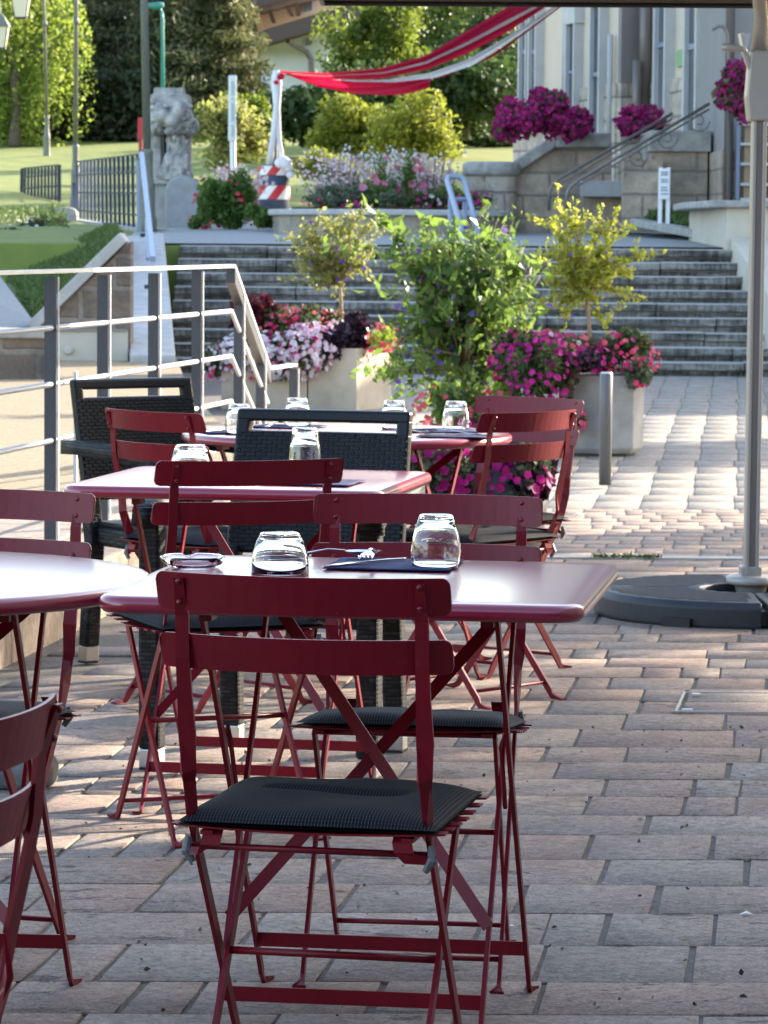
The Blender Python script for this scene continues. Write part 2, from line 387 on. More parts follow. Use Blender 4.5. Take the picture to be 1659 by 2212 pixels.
M['concretegrey'] = mat('grey_concrete', (0.23, 0.225, 0.215), (0.36, 0.35, 0.33), 0.9, scale=3.5, bstr=0.25, bscale=80)
M['weightgrey'] = mat('dark_weight_concrete', (0.13, 0.13, 0.128), (0.22, 0.22, 0.21), 0.85, scale=12, bstr=0.4, bscale=70)
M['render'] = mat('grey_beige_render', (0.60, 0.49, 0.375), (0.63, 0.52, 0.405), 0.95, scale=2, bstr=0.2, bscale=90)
M['renderdark'] = mat('grey_and_shaded_render', (0.25, 0.225, 0.21), (0.275, 0.25, 0.235), 0.95, scale=2, bstr=0.2, bscale=90)
M['cream'] = mat('cream_render', (0.50, 0.44, 0.35), (0.56, 0.50, 0.41), 0.95, scale=3, bstr=0.25, bscale=60)
M['frame'] = mat('pale_window_surround', (0.42, 0.41, 0.40), (0.48, 0.47, 0.46), 0.6, scale=3)
M['pane'] = mat('dim_window_pane', (0.045, 0.055, 0.08), (0.12, 0.115, 0.12), 0.12, scale=1.4, stretch=(1, 1, 0.6))
M['panedark'] = mat('dark_window_pane', (0.035, 0.033, 0.032), (0.10, 0.09, 0.08), 0.2, scale=2)
M['bluepaint'] = mat('blue_grey_paint', (0.17, 0.20, 0.28), None, 0.5)
M['pipe'] = mat('downpipe_metal', (0.19, 0.16, 0.145), None, 0.45, 0.3)
M['peach'] = mat('peach_render', (0.52, 0.36, 0.23), (0.56, 0.40, 0.26), 0.95, scale=3)
M['whitewall'] = mat('white_render', (0.66, 0.66, 0.62), (0.72, 0.71, 0.66), 0.95, scale=2)
M['roof'] = mat('brown_roof_tiles', (0.075, 0.05, 0.042), (0.115, 0.08, 0.065), 0.85, scale=12, stretch=(1, 1, 6), bstr=0.5, bscale=20)
M['wood'] = mat('dark_timber', (0.045, 0.026, 0.018), (0.08, 0.045, 0.03), 0.8, scale=10)
M['statue'] = mat('weathered_statue_stone', (0.22, 0.215, 0.21), (0.50, 0.46, 0.42), 0.9, scale=6, bstr=0.6, bscale=25)
M['slabgrey'] = mat('grey_memorial_stone', (0.30, 0.30, 0.30), (0.37, 0.365, 0.36), 0.85, scale=6, bstr=0.3, bscale=60)
M['barrel'] = mat('dark_blue_plastic', (0.035, 0.055, 0.10), None, 0.5)
def stripes_mat():
    m, t, bs, out = nodes('red_white_hazard_stripes')
    tc = t.nodes.new('ShaderNodeTexCoord'); sp = t.nodes.new('ShaderNodeSeparateXYZ'); t.links.new(tc.outputs['Object'], sp.inputs[0])
    f = math_n(t, 'FRACT', math_n(t, 'MULTIPLY', math_n(t, 'SUBTRACT', sp.outputs[0], math_n(t, 'MULTIPLY', sp.outputs[2], 0.75)), 3.1))
    c = mix(t, (0.5, 0.02, 0.03), (0.74, 0.74, 0.74), math_n(t, 'GREATER_THAN', f, 0.52))
    t.links.new(c, bs.inputs['Base Color']); bs.inputs['Roughness'].default_value = 0.4; return m
M['stripes'] = stripes_mat()
M['bannerred'] = leafmat('red_bunting_cloth', [(0.52, 0.010, 0.06), (0.58, 0.014, 0.07)], 0.35, 0.8)
M['bannerwhite'] = leafmat('white_bunting_cloth', [(0.72, 0.72, 0.76), (0.72, 0.72, 0.76)], 0.3, 0.8)
# foliage
M['yl'] = leafmat('yellow_green_leaves', [(0.15, 0.20, 0.03), (0.23, 0.28, 0.04), (0.31, 0.33, 0.055), (0.42, 0.38, 0.09)], 0.58, tcol=(0.68, 0.72, 0.08))
M['std'] = leafmat('pale_green_leaves', [(0.11, 0.16, 0.035), (0.19, 0.22, 0.05), (0.28, 0.28, 0.09), (0.33, 0.27, 0.14)], 0.45, tcol=(0.55, 0.58, 0.14))
M['bush'] = leafmat('mid_green_leaves', [(0.045, 0.09, 0.025), (0.07, 0.13, 0.032), (0.11, 0.18, 0.045), (0.19, 0.26, 0.08)], 0.46, 0.42, tcol=(0.30, 0.46, 0.07))
M['fol'] = leafmat('petunia_leaves', [(0.04, 0.07, 0.02), (0.075, 0.11, 0.03), (0.14, 0.17, 0.06)], 0.4)
M['grit'] = leafmat('dry_bits', [(0.05, 0.035, 0.025), (0.20, 0.15, 0.10), (0.40, 0.37, 0.33)], 0.1)
M['greyfol'] = leafmat('grey_green_leaves', [(0.07, 0.10, 0.05), (0.12, 0.16, 0.09), (0.18, 0.21, 0.14)], 0.35)
M['purplefol'] = leafmat('dark_purple_leaves', [(0.018, 0.008, 0.016), (0.03, 0.013, 0.026), (0.06, 0.028, 0.05), (0.12, 0.07, 0.10)], 0.25, 0.35)
M['redfol'] = leafmat('dark_red_leaves', [(0.05, 0.008, 0.014), (0.09, 0.012, 0.022), (0.15, 0.02, 0.035)], 0.4)
M['limefol'] = leafmat('lime_leaves', [(0.20, 0.30, 0.03), (0.34, 0.42, 0.05)], 0.5)
M['magenta'] = leafmat('magenta_petals', [(0.36, 0.008, 0.16), (0.50, 0.012, 0.24), (0.60, 0.02, 0.30)], 0.4)
M['pink'] = leafmat('pink_petals', [(0.55, 0.015, 0.12), (0.65, 0.03, 0.16), (0.62, 0.10, 0.22)], 0.4)
M['palepink'] = leafmat('pale_pink_petals', [(0.70, 0.42, 0.55), (0.76, 0.58, 0.66), (0.80, 0.72, 0.76)], 0.35)
M['whitepet'] = leafmat('white_petals', [(0.70, 0.66, 0.66), (0.75, 0.73, 0.72)], 0.35)
M['geranium'] = leafmat('geranium_petals', [(0.16, 0.006, 0.07), (0.26, 0.007, 0.11), (0.38, 0.012, 0.16), (0.45, 0.015, 0.14)], 0.35)
M['coral'] = leafmat('coral_petals', [(0.65, 0.06, 0.10), (0.70, 0.12, 0.14), (0.7, 0.22, 0.2)], 0.4)
M['violet'] = leafmat('violet_petals', [(0.10, 0.035, 0.38), (0.18, 0.07, 0.50), (0.30, 0.16, 0.55)], 0.35)
M['rosepink'] = leafmat('rose_petals', [(0.55, 0.12, 0.22), (0.62, 0.24, 0.34), (0.60, 0.05, 0.16)], 0.35)
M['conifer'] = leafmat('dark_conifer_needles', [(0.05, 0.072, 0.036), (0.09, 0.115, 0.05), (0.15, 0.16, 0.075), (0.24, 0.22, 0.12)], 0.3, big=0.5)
M['coniferlit'] = leafmat('sunlit_conifer_needles', [(0.06, 0.08, 0.03), (0.11, 0.125, 0.045), (0.18, 0.18, 0.07), (0.26, 0.23, 0.11)], 0.38, big=0.6)  # lighter copy of the conifer needles, sunlight put into the colour
M['hedge'] = leafmat('dark_hedge_leaves', [(0.022, 0.034, 0.018), (0.038, 0.055, 0.026), (0.065, 0.075, 0.035)], 0.25, big=0.6)
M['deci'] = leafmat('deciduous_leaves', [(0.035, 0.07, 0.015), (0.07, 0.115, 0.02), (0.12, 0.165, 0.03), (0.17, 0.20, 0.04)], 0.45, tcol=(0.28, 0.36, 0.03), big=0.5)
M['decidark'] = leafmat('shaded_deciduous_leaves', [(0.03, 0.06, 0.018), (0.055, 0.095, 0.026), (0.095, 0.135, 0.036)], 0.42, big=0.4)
M['willow'] = leafmat('bright_willow_leaves', [(0.14, 0.20, 0.03), (0.22, 0.29, 0.05), (0.32, 0.38, 0.10)], 0.5, tcol=(0.42, 0.52, 0.08), big=0.5)
M['yshrub'] = leafmat('golden_shrub_leaves', [(0.13, 0.17, 0.02), (0.21, 0.24, 0.03), (0.30, 0.31, 0.06)], 0.5, tcol=(0.32, 0.36, 0.05), big=0.8)

# ------------------------------------------------------------------ foliage builders
def unit(v): return v / (np.linalg.norm(v, axis=-1, keepdims=True) + 1e-9)
def leaves(name, cen, L, Wd, m, parent=None, droop=0.0, out=None, origin=None, jitter=0.35):
    """one small folded leaf per centre"""
    n = len(cen); cen = np.asarray(cen, dtype=np.float64)
    a = rng.normal(size=(n, 3))
    if out is not None: a = unit(a) * 0.9 + out
    a[:, 2] -= droop; a = unit(a)
    b = unit(np.cross(a, rng.normal(size=(n, 3)))); nn = np.cross(a, b)
    s = (1 + jitter * rng.normal(size=(n, 1))).clip(0.4, 1.9); l = L * s; w = Wd * s
    V = np.stack([cen - a * l / 2, cen + b * w / 2 + nn * w * 0.18, cen + a * l / 2 - nn * l * 0.12, cen - b * w / 2 + nn * w * 0.18], 1)
    Q = np.arange(4 * n).reshape(n, 4)
    return npmesh(name, V, Q, m, parent, origin)
def blossoms(name, cen, nrm, r, m, parent=None, origin=None):
    n = len(cen); cen = np.asarray(cen); nrm = unit(np.asarray(nrm) + 0.45 * rng.normal(size=(n, 3)))
    t = unit(np.cross(nrm, rng.normal(size=(n, 3)))); b = np.cross(nrm, t)
    rr = r * (1 + 0.22 * rng.normal(size=(n, 1))).clip(0.5, 1.6)
    vs = [cen - nrm * rr * 0.35]
    for k in range(10):
        a = 2 * math.pi * k / 10; q = 1.0 if k % 2 else 0.80
        vs.append(cen + (t * math.cos(a) + b * math.sin(a)) * rr * q + nrm * rr * (0.12 if k % 2 else 0.05))
    V = np.stack(vs, 1)
    base = np.arange(n)[:, None] * 11
    Q = np.concatenate([base + np.array([[0, 1 + 2 * k, 2 + 2 * k, 1 + (2 * k + 2) % 10]]) for k in range(5)], 0)
    return npmesh(name, V, Q, m, parent, origin)
def clumps(n, centers, rad):                            # gaussian clumps; centers Kx3, rad Kx3 or scalar
    centers = np.asarray(centers); k = rng.integers(0, len(centers), n)
    rad = np.asarray(rad); r = rad[k] if rad.ndim > 1 else rad
    v = rng.normal(size=(n, 3)); l = np.linalg.norm(v, axis=1, keepdims=True); v = v / l * np.minimum(l, 2.0)
    return centers[k] + v * r * 0.55
def shell(n, c, r, lo=0.55):                            # points in an ellipsoid, biased to its outside
    d = unit(rng.normal(size=(n, 3))); q = rng.uniform(lo ** 3, 1, (n, 1)) ** (1 / 3)
    return np.asarray(c) + d * q * np.asarray(r), d
def trunk_mb(base, top, r0_, r1_, limbs=0, spread=1.0, wob=0.05):
    mb = MB(); base, top = Vector(base), Vector(top); n = 7; h = (top - base).length; pts = []
    for i in range(n):
        t = i / (n - 1); pts.append(base.lerp(top, t) + Vector((R.uniform(-1, 1), R.uniform(-1, 1), 0)) * wob * h * t * (1 - t) * 2)
    mb.tube(pts, [lerp(r0_, r1_, i / (n - 1)) for i in range(n)], 8)
    for k in range(limbs):
        t = R.uniform(0.45, 0.95); s = base.lerp(top, t); a = R.uniform(0, 6.28)
        e = s + Vector((math.cos(a) * spread * R.uniform(.5, 1), math.sin(a) * spread * R.uniform(.5, 1), spread * R.uniform(.2, .8)))
        mm = s.lerp(e, 0.5) + Vector((0, 0, 0.08 * spread))
        mb.tube([s, mm, e], [lerp(r0_, r1_, t) * 0.6, lerp(r0_, r1_, t) * 0.4, r1_ * 0.3], 6)
    return mb
def broad_tree(base, cc, cr, n, L, m, label, name='broadleaf_tree', cat='tree', group=None, k=45, cl=0.34, tr=0.16, lo=0.5, limbs=6):
    """base point, crown centre, crown radii; clumps of leaves through the crown"""
    root = empty(name, base, label, cat, group)
    cs, d = shell(k, cc, np.array(cr) * 0.86, lo); cs = cs + rng.normal(size=cs.shape) * np.array(cr) * .13
    crs = np.minimum(np.array(cr), 99) * cl * rng.uniform(0.35, 1.5, (k, 1))
    pts = clumps(n, cs, crs)
    pts = pts[pts[:, 2] > base[2] + 0.05]
    leaves('crown', pts, L, L * 0.62, m, root)
    trunk_mb(base, (cc[0], cc[1], cc[2] + cr[2] * 0.4), tr, tr * 0.35, limbs, min(cr[0], cr[2]) * 0.8).build('trunk', M['bark'], root, True)
    return root
def conifer(base, h, rad, n, L, label, m=None, skirt=0.0, group=None):
    root = empty('conifer_tree', base, label, 'tree', group)
    z = rng.uniform(skirt, 1, n) ** 1.15
    lay = np.round(z * 17) / 17; zz = np.where(rng.random(n) < 0.8, lay, z)
    prof = (1 - zz) ** 0.55 * (0.82 + 0.3 * np.sin(zz * 60 + rng.uniform(0, 6)))
    nb = 11; ang = (rng.integers(0, nb, n) + 0.33 * rng.normal(size=n)) * 2 * math.pi / nb + lay * 9.0
    q = rng.uniform(0.25, 1, n) ** 0.55
    r = rad * prof * q * (0.85 + 0.3 * rng.random(n))
    p = np.stack([base[0] + r * np.cos(ang), base[1] + r * np.sin(ang), base[2] + 0.1 + zz * h - 0.28 * r + rng.normal(size=n) * 0.12], 1)
    p[:, 2] = np.maximum(p[:, 2], base[2] + 0.1)
    leaves('crown', p, L, L * 0.24, m or M['conifer'], root, droop=0.5)
    mb = MB(); mb.tube([base, (base[0], base[1], base[2] + h * 0.9)], [rad * 0.07, 0.03], 8); mb.build('trunk', M['bark'], root, True)
    return root

# ================================================================== SETTING
def paving(name, d0, d1, x0, x1, rows, lens, m, zoff=0.0, yaw=0.022, skew=0.115, gap=0.005, vgap=0.010, xcut=None, bev=0.0014, fixed=False, jit=1.0):
    V = []; Q = []
    d = d0; i = 0
    while d < d1:
        h = rows[i % len(rows)] * R.uniform(0.96, 1.04); h = min(h, d1 - d + 0.001); i += 1
        x = x0 - (R.uniform(0, .03) if fixed else R.uniform(0, lens[-1]))
        while x < x1:
            l = R.choice(lens) * (1 if fixed else R.uniform(0.92, 1.08))
            a, b, c, e = x + vgap / 2 * R.uniform(.5, 1.6), x + l - vgap / 2 * R.uniform(.5, 1.6), d + gap / 2, d + h - gap / 2
            xm = (a + b) / 2
            if (xcut is None or xm > xcut((c + e) / 2)) and e - c > 0.03:
                tl = [R.uniform(-.0014, .0014) * jit for _ in range(4)]; dz = R.uniform(-.0012, .0012) * jit
                def pt(u, v, z): return (u + skew * (v - 10), v + yaw * u, z)
                o = len(V)
                cor = [(a, c), (b, c), (b, e), (a, e)]
                cor = [(u + R.uniform(-.003, .003) * jit, v + R.uniform(-.0022, .0022) * jit) for u, v in cor]
                ins = [(cor[0][0] + bev, cor[0][1] + bev), (cor[1][0] - bev, cor[1][1] + bev), (cor[2][0] - bev, cor[2][1] - bev), (cor[3][0] + bev, cor[3][1] - bev)]
                for u, v in cor: V.append(pt(u, v, zg(v) + zoff - 0.016))
                for u, v in cor: V.append(pt(u, v, zg(v) + zoff - bev + dz))
                for (u, v), q in zip(ins, tl): V.append(pt(u, v, zg(v) + zoff + dz + q * 0.6))
                for k in range(4):
                    j = (k + 1) % 4
                    Q.append((o + k, o + j, o + 4 + j, o + 4 + k)); Q.append((o + 4 + k, o + 4 + j, o + 8 + j, o + 8 + k))
                Q.append((o + 8, o + 9, o + 10, o + 11))
            x += l
        d += h
    return struct(npmesh(name, V, Q, m))
kerbx = lambda d: -1.157 + 0.105 * (d - 10.7) + 0.11
paving('paving', 3.2, 15.12, -3.4, 4.2, [0.32, 0.30, 0.305, 0.295, 0.31, 0.278, 0.27, 0.27, 0.268, 0.272], [0.115, 0.33, 0.22, 0.36, 0.30, 0.12, 0.27, 0.40],
       M['pave'], xcut=lambda d: kerbx(d) - 0.115 * (d - 10) + 0.12 if d > 7.8 else -9)
paving('sett_paving', 15.27, 18.6, -1.4, 4.5, [0.25, 0.27, 0.24], [0.10, 0.16, 0.21, 0.13], M['pave2'], skew=0.10, gap=0.004, zoff=-.0018, jit=.6)
paving('slab_paving', 18.6, 38.4, -3.0, 9.0, [0.66, 0.64], [0.25], M['pave3'], skew=0.10, gap=0.0012, vgap=0.010, fixed=True, zoff=-.0020, jit=.3, yaw=0.01, bev=0.002)
mb = MB()
ds = [-30, 3, 9.5, 12, 15, 18, 20, 38.5]
for a, b in zip(ds[:-1], ds[1:]):
    mb.add([(-12, a, zg(a) - .0048), (12, a, zg(a) - .0048), (12, b, zg(b) - .0048), (-12, b, zg(b) - .0048)], [(0, 1, 2, 3)])
struct(mb.build('joint_bed', M['joint']))
mb = MB(); mb.slab((-1.2, 15.19 - .03, zg(15.2) - .015), (5, 15.19 + .10, zg(15.2) - .015), (0, 0.10, 0), (0, 0, 0.045)); struct(mb.build('edging_strip', M['palestone'], bevel=.004))

# terrain: one sheet to the horizon
nx, ny = 70, 90
xs = np.concatenate([np.linspace(-420, -30, 15), np.linspace(-25, 25, 40), np.linspace(30, 420, 15)])
ys = np.concatenate([np.linspace(-300, -20, 12), np.linspace(-10, 37.9, 20), np.array([38.4, 40.35, 40.8]), np.linspace(42, 100, 40), np.linspace(110, 700, 15)])
gx, gy = np.meshgrid(xs, ys)
gz = np.where(gy < 40.4, np.interp(gy, [-300, 9.5, 20, 37.9, 40.4], [-.3, -.06, -.3, -.45, .45]), np.interp(gy, [40.4, 60, 95, 160, 700], [1.205, 1.60, 3.95, 9, 9]))
gz = gz + 0.06 * np.sin(gx * 0.31 + gy * 0.17) * (gy > 64) + 0.05 * np.sin(gx * .8 - gy * .5) * (gy > 66)
V = np.stack([gx, gy, gz], -1).reshape(-1, 3); NX = len(xs)
Q = [(j * NX + i, j * NX + i + 1, (j + 1) * NX + i + 1, (j + 1) * NX + i) for j in range(len(ys) - 1) for i in range(NX - 1)]
struct(npmesh('lawn', V, Q, M['grass'], smooth=True))
# upper terrace, grey gravel
mb = MB()
for a, b in zip([40.9, 48, 56], [48, 56, 63.5]):
    mb.add([(-3.0, a, zh(a) + .012), (9, a, zh(a) + .012), (9, b, zh(b) + .012), (-3.4, b, zh(b) + .012)], [(0, 1, 2, 3)])
struct(mb.build('terrace', M['greygravel']))

# stone steps
st = MB(); N = 9; D0 = 37.75; TR = 0.335; Z0 = -0.126; RI = (1.216 - Z0) / N
for i in range(N):
    d = D0 + i * TR; z1 = Z0 + (i + 1) * RI; xr = 4.95 - 0.10 * i
    x = -2.35
    while x < xr:                                      # each tread is laid from separate blocks
        l = min(R.uniform(0.9, 1.9), xr - x); l = xr - x if xr - x - l < 0.4 else l
        dd = R.uniform(-.012, .012); dz = R.uniform(-.006, .004)
        st.box((x + l / 2, d + dd + 0.3 + .2, z1 - 0.045 + dz), (l - .008, 1.0, 0.09))
        st.box((x + l / 2, d + dd + 0.36 + .2, z1 - 0.09 - (RI - .09) / 2 - .05), (l - .012, 1.0, RI - .09 + .1))
        x += l
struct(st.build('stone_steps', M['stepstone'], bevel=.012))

# raised platform on the left with kerb
def kx(d): return -1.157 + 0.105 * (d - 10.7)
PZ = 0.166
mb = MB()
poly = [(-14, 4.0), (kx(4.0) - .24, 4.0), (kx(17.2) - .24, 17.2), (-0.75, 19), (-1.5, 27), (-2.0, 34), (-14, 34)]
mb.prism(poly, -0.3, PZ - .012); struct(mb.build('gravel_platform', M['gravel']))
mb = MB(); d = 3.6
while d < 17.2:
    l = R.uniform(0.75, 1.05); a, b = d + .004, min(d + l, 17.25) - .004
    if b > a: mb.prism([(kx(a), a), (kx(b), b), (kx(b) - .30, b), (kx(a) - .30, a)], -0.1, PZ + R.uniform(-.003, .003))
    d += l
struct(mb.build('kerb', M['granite'], bevel=.012))
# paved border on the platform: irregular pink slabs around the posts
mb = MB(); d = 11.2
for r_ in range(9):
    h = R.uniform(.45, .7); x = kx(d) - 1.7
    while x < kx(d) - .33:
        l = min(R.uniform(.5, .95), kx(d) - .31 - x)
        if l > .15: mb.prism([(x + .008, d + .006), (x + l - .008, d + .006), (x + l - .008 + h * .105, d + h - .006), (x + .008 + h * .105, d + h - .006)], 0.1, PZ + R.uniform(-.001, .002))
        x += l
    d += h
    if d > 15.4: break
struct(mb.build('platform_slabs', M['granite'], bevel=.005))

# grass bank, path and flower strip on the far left
def quadgrid(name, c00, c10, c01, c11, m, n=10, bulge=0.0):
    c00, c10, c01, c11 = map(Vector, (c00, c10, c01, c11)); mb = MB()
    def fn(u, v):
        p = c00.lerp(c10, u).lerp(c01.lerp(c11, u), v); p.z += bulge * math.sin(math.pi * v) * (0.6 + .4 * math.sin(u * 5)) ; return tuple(p)
    mb.grid(fn, n, n); return struct(mb.build(name, m, smooth=True))
quadgrid('grass_bank', P(72, 706, 33.6), P(264, 512, 39.6), P(-10, 588, 44), P(228, 508, 49.0), M['bankgrass'], 14, 0.10)
quadgrid('far_grass_bank', P(-300, 660, 46), P(150, 512, 50.5), P(-300, 448, 66), P(140, 450, 66), M['bankgrass'], 12, 0.15)
gp = []
for k in range(7000):
    u, v = R.random(), R.random() ** 1.3
    p = P(72, 706, 33.6).lerp(P(264, 512, 39.6), u).lerp(P(-10, 588, 44).lerp(P(228, 508, 49.0), u), v); gp.append((p.x, p.y, p.z + 0.10 * math.sin(math.pi * v) + .03))
for k in range(3500):
    u, v = R.random(), R.random(); p = P(-300, 660, 46).lerp(P(150, 512, 50.5), u).lerp(P(-300, 448, 66).lerp(P(140, 450, 66), u), v); gp.append((p.x, p.y, p.z + 0.15 * math.sin(math.pi * v) + .03))
stuff(tag(leaves('bank_grass_blades', np.array(gp), 0.11, 0.025, M['bankgrassleaf'], droop=-1.2), 'short green grass blades covering the bank left of the steps', 'grass'))
mb = MB(); mb.add([P(-200, 640, 33.2), P(-200, 716, 33.2), P(74, 704, 33.2), P(70, 690, 33.5), P(-5, 590, 38.0), P(-200, 560, 38)], [(0, 1, 2, 3, 4, 5)])
struct(mb.build('side_path', M['greygravel']))

# ================================================================== WALLS, STEPS' CHEEK, BUILDINGS
# stair wall on the left with a sloping coping
root = empty('stair_wall', P(180, 895, 33.0), 'cream and brown stone stair wall with a sloping coping, left of the steps', 'wall')
D = 33.0
def Pz(x, y, d): return P(x, y, d)
mb = MB(); a, b = P(78, 712, D), P(268, 522, D); base = -0.2
mb.add([(a.x, D, base), (b.x + .06, D, base), (b.x + .06, D, b.z), (a.x, D, a.z), (a.x, D + .4, base), (b.x + .06, D + .4, base), (b.x + .06, D + .4, b.z), (a.x, D + .4, a.z)],
       [(0, 1, 2, 3), (7, 6, 5, 4), (0, 3, 7, 4), (1, 5, 6, 2), (3, 2, 6, 7)])
mb.build('masonry', M['oldwall'], root)
mb = MB(); p0, p1, p2, p3 = P(110, 712, D - .02), P(276, 712, D - .02), P(276, 905, D - .02), P(110, 905, D - .02)
mb.box(((p0.x + p1.x) / 2, D - .012, (p0.z + p3.z) / 2), (p1.x - p0.x, .03, p0.z - p3.z)); mb.build('plaster_panel', M['cream'], root)
mb = MB()
for y in (713, 833): q0, q1 = P(112, y, D - .04), P(274, y, D - .04); mb.slab(q0, q1, (0, .02, 0), (0, 0, .02))
for x in (218, 231): q0, q1 = P(x, 712, D - .04), P(x, 905, D - .04); mb.slab(q0, q1, (.018, 0, 0), (0, .02, 0))
mb.build('panel_joint', M['renderdark'], root)
q = P(147, 757, D - .05); mb = MB(); mb.lathe([(.035, -.02), (.045, 0), (.03, .02)], (0, 0, 0), 14)
mb.v = [(q.x + v[0], q.y - v[2], q.z + v[1]) for v in mb.v]; mb.build('wall_boss', M['cream'], root)
mb = MB(); mb.slab(P(73, 705, D + .18), P(270, 512, D + .18), (0, .52, 0), (-.06, 0, .085)); mb.build('coping', M['palestone'], root, bevel=.012)
# old retaining wall
mb = MB(); a, b = P(-420, 727, 28.5), P(99, 727, 28.5); mb.box(((a.x + b.x) / 2, 28.8, (a.z - .1) / 2), (b.x - a.x, .6, a.z + .1))
root = empty('retaining_wall', ((a.x + b.x) / 2, 28.5, 0.1), 'dark stained stone retaining wall behind the gravel at the left edge', 'wall'); mb.build('masonry', M['oldwall'], root)
mb = MB(); mb.box(((a.x + b.x) / 2, 28.8, a.z + .035), (b.x - a.x + .04, .68, .07)); mb.build('coping', M['greystone'], root, bevel=.012)
# cheek slab of the steps
root = empty('step_cheek', P(330, 880, 33.2), 'long pale sloping stone slab edging the left side of the steps', 'step edging')
mb = MB(); n0l, n0r = P(281, 766, 32.6), P(379, 766, 32.6); f0l, f0r = P(264, 510, 41.2), P(354, 504, 41.2)
mb.hexa([n0l - Vector((0, 0, .09)), n0r - Vector((0, 0, .09)), f0r - Vector((0, 0, .09)), f0l - Vector((0, 0, .09)), n0l, n0r, f0r, f0l]); mb.build('coping', M['palestone'], root, bevel=.02)
mb = MB(); k = .05
mb.hexa([(n0l.x + k, 32.7, -.2), (n0r.x - k, 32.7, -.2), (f0r.x - k, 41.2, -.2), (f0l.x + k, 41.2, -.2), n0l + Vector((k, .1, -.092)), n0r + Vector((-k, .1, -.092)), f0r + Vector((-k, 0, -.092)), f0l + Vector((k, 0, -.092))])
mb.build('masonry', M['oldwall'], root)
# low rendered wall under the railing
root = empty('fence_wall', P(230, 530, 50), 'low cream rendered wall under the blue-grey railing', 'wall')
a, b = P(148, 482, 60), P(312, 506, 48.5)
mb = MB(); n_ = Vector((.35, .1, 0)); mb.hexa([Vector((a.x, a.y, .4)), Vector((b.x, b.y, .4)), Vector((b.x, b.y, .4)) + n_, Vector((a.x, a.y, .4)) + n_, a, b, b + n_, a + n_]); mb.build('masonry', M['cream'], root)
mb = MB(); mb.slab(a + n_ * .5 + Vector((0, 0, .04)), b + n_ * .5 + Vector((0, 0, .04)), (.42, .12, 0), (0, 0, .07)); mb.build('coping', M['greystone'], root)
# stone gate posts beside the railing
for (x0, x1, yt, yb, dd, lab) in ((82, 122, 444, 520, 62, 'weathered stone bollard post left of its twin below the far railing'), (112, 166, 446, 512, 58, 'weathered round-topped stone post touching the near railing')):
    l, r_ = P(x0, yb, dd), P(x1, yb, dd); t = P(x0, yt, dd).z; w = (r_.x - l.x)
    mb = MB(); arc = [(l.x, l.z - .3)] + [(l.x + w * (0.5 - 0.5 * math.cos(math.pi * i / 8)), t - .12 + .12 * math.sin(math.pi * i / 8)) for i in range(9)] + [(r_.x, l.z - .3)]
    mb.add([(x, dd, z) for x, z in arc] + [(x, dd + .35, z) for x, z in arc], [tuple(range(len(arc))), tuple(range(2 * len(arc) - 1, len(arc) - 1, -1))] + [(i, len(arc) + i, len(arc) + (i + 1) % len(arc), (i + 1) % len(arc)) for i in range(len(arc))])
    tag(mb.build('stone_post', M['statue'], bevel=.02), lab, 'stone post', 'stone posts by the railing')

# railing panels
def fence(tl, tr, bl, br, nb, label, m=None):
    root = empty('iron_railing', bl, label, 'railing', 'blue-grey railings on the lawn edge')
    for t0_, t1_ in ((0, 1),):
        for f in (0.0, .22, .5, .78, .97):
            mb = MB(); mb.slab(tl.lerp(bl, f), tr.lerp(br, f), (0, .03, 0), (0, 0, .028)); mb.build('rail', M['fence'], root)
    for i in range(nb + 1):
        t = i / nb; a = bl.lerp(br, t); b = tl.lerp(tr, t); mb = MB()
        w = .07 if i in (0, nb) else .045
        mb.slab(a, b, (w, 0, 0), (0, .03, 0)); mb.build('post' if i in (0, nb) else 'bar', M['fence'], root)
    return root
fence(P(161, 350, 64), P(308, 332, 49), P(160, 484, 61), P(310, 503, 49), 17, 'blue-grey bar railing on the low cream wall, between the lamp posts')
fence(P(48, 364, 69), P(128, 356, 65), P(46, 452, 69), P(128, 446, 65), 11, 'shorter blue-grey bar railing at the far left edge of the lawn')
# steel handrail of the cheek
root = empty('steel_handrail', P(325, 560, 37), 'steel handrail running down the pale slab left of the steps', 'handrail')
mb = MB(); mb.slab(P(306, 334, 43), P(330, 560, 36.2), (.055, 0, 0), (0, 0, .06)); mb.build('rail', M['bluerail'], root)
mb = MB(); mb.tube([P(306, 334, 43), P(299, 345, 43.1), P(300, 500, 43.1)], .028); mb.build('post', M['bluerail'], root)
mb = MB(); mb.tube([P(318, 470, 39.6), P(319, 560, 38.2)], .022); mb.build('post', M['bluerail'], root)
for (x, y, d) in ((303, 508, 41), (312, 620, 36)):
    mb = MB(); q = P(x, y, d); mb.tube([q, q + Vector((.12, 0, .015))], .02); mb.build('bracket', M['fence'], root)
# middle handrail loop on the steps
root = empty('middle_handrail', P(1025, 575, 39), 'blue-grey looped handrail standing in the middle of the steps', 'handrail')
loop = [P(1016, 585, 38.6), P(990, 470, 40.6), P(969, 400, 42), P(966, 388, 42.2), P(970, 382, 42.3), P(985, 381, 42.3), P(998, 384, 42.3), P(1004, 394, 42.2), P(1020, 455, 41), P(1040, 545, 39.4)]
mb = MB(); mb.tube(loop, .035); mb.build('rail', M['bluerail'], root, True)
for (x, y0, y1, d) in ((974, 425, 530, 41.6), (1005, 430, 505, 41.8)):
    mb = MB(); mb.tube([P(x, y0, d), P(x - 2, y1, d)], .03); mb.build('post', M['bluerail'], root, True)
mb = MB(); mb.tube([P(974, 430, 41.6), P(1010, 431, 41.6)], .025); mb.build('crossbar', M['bluerail'], root)

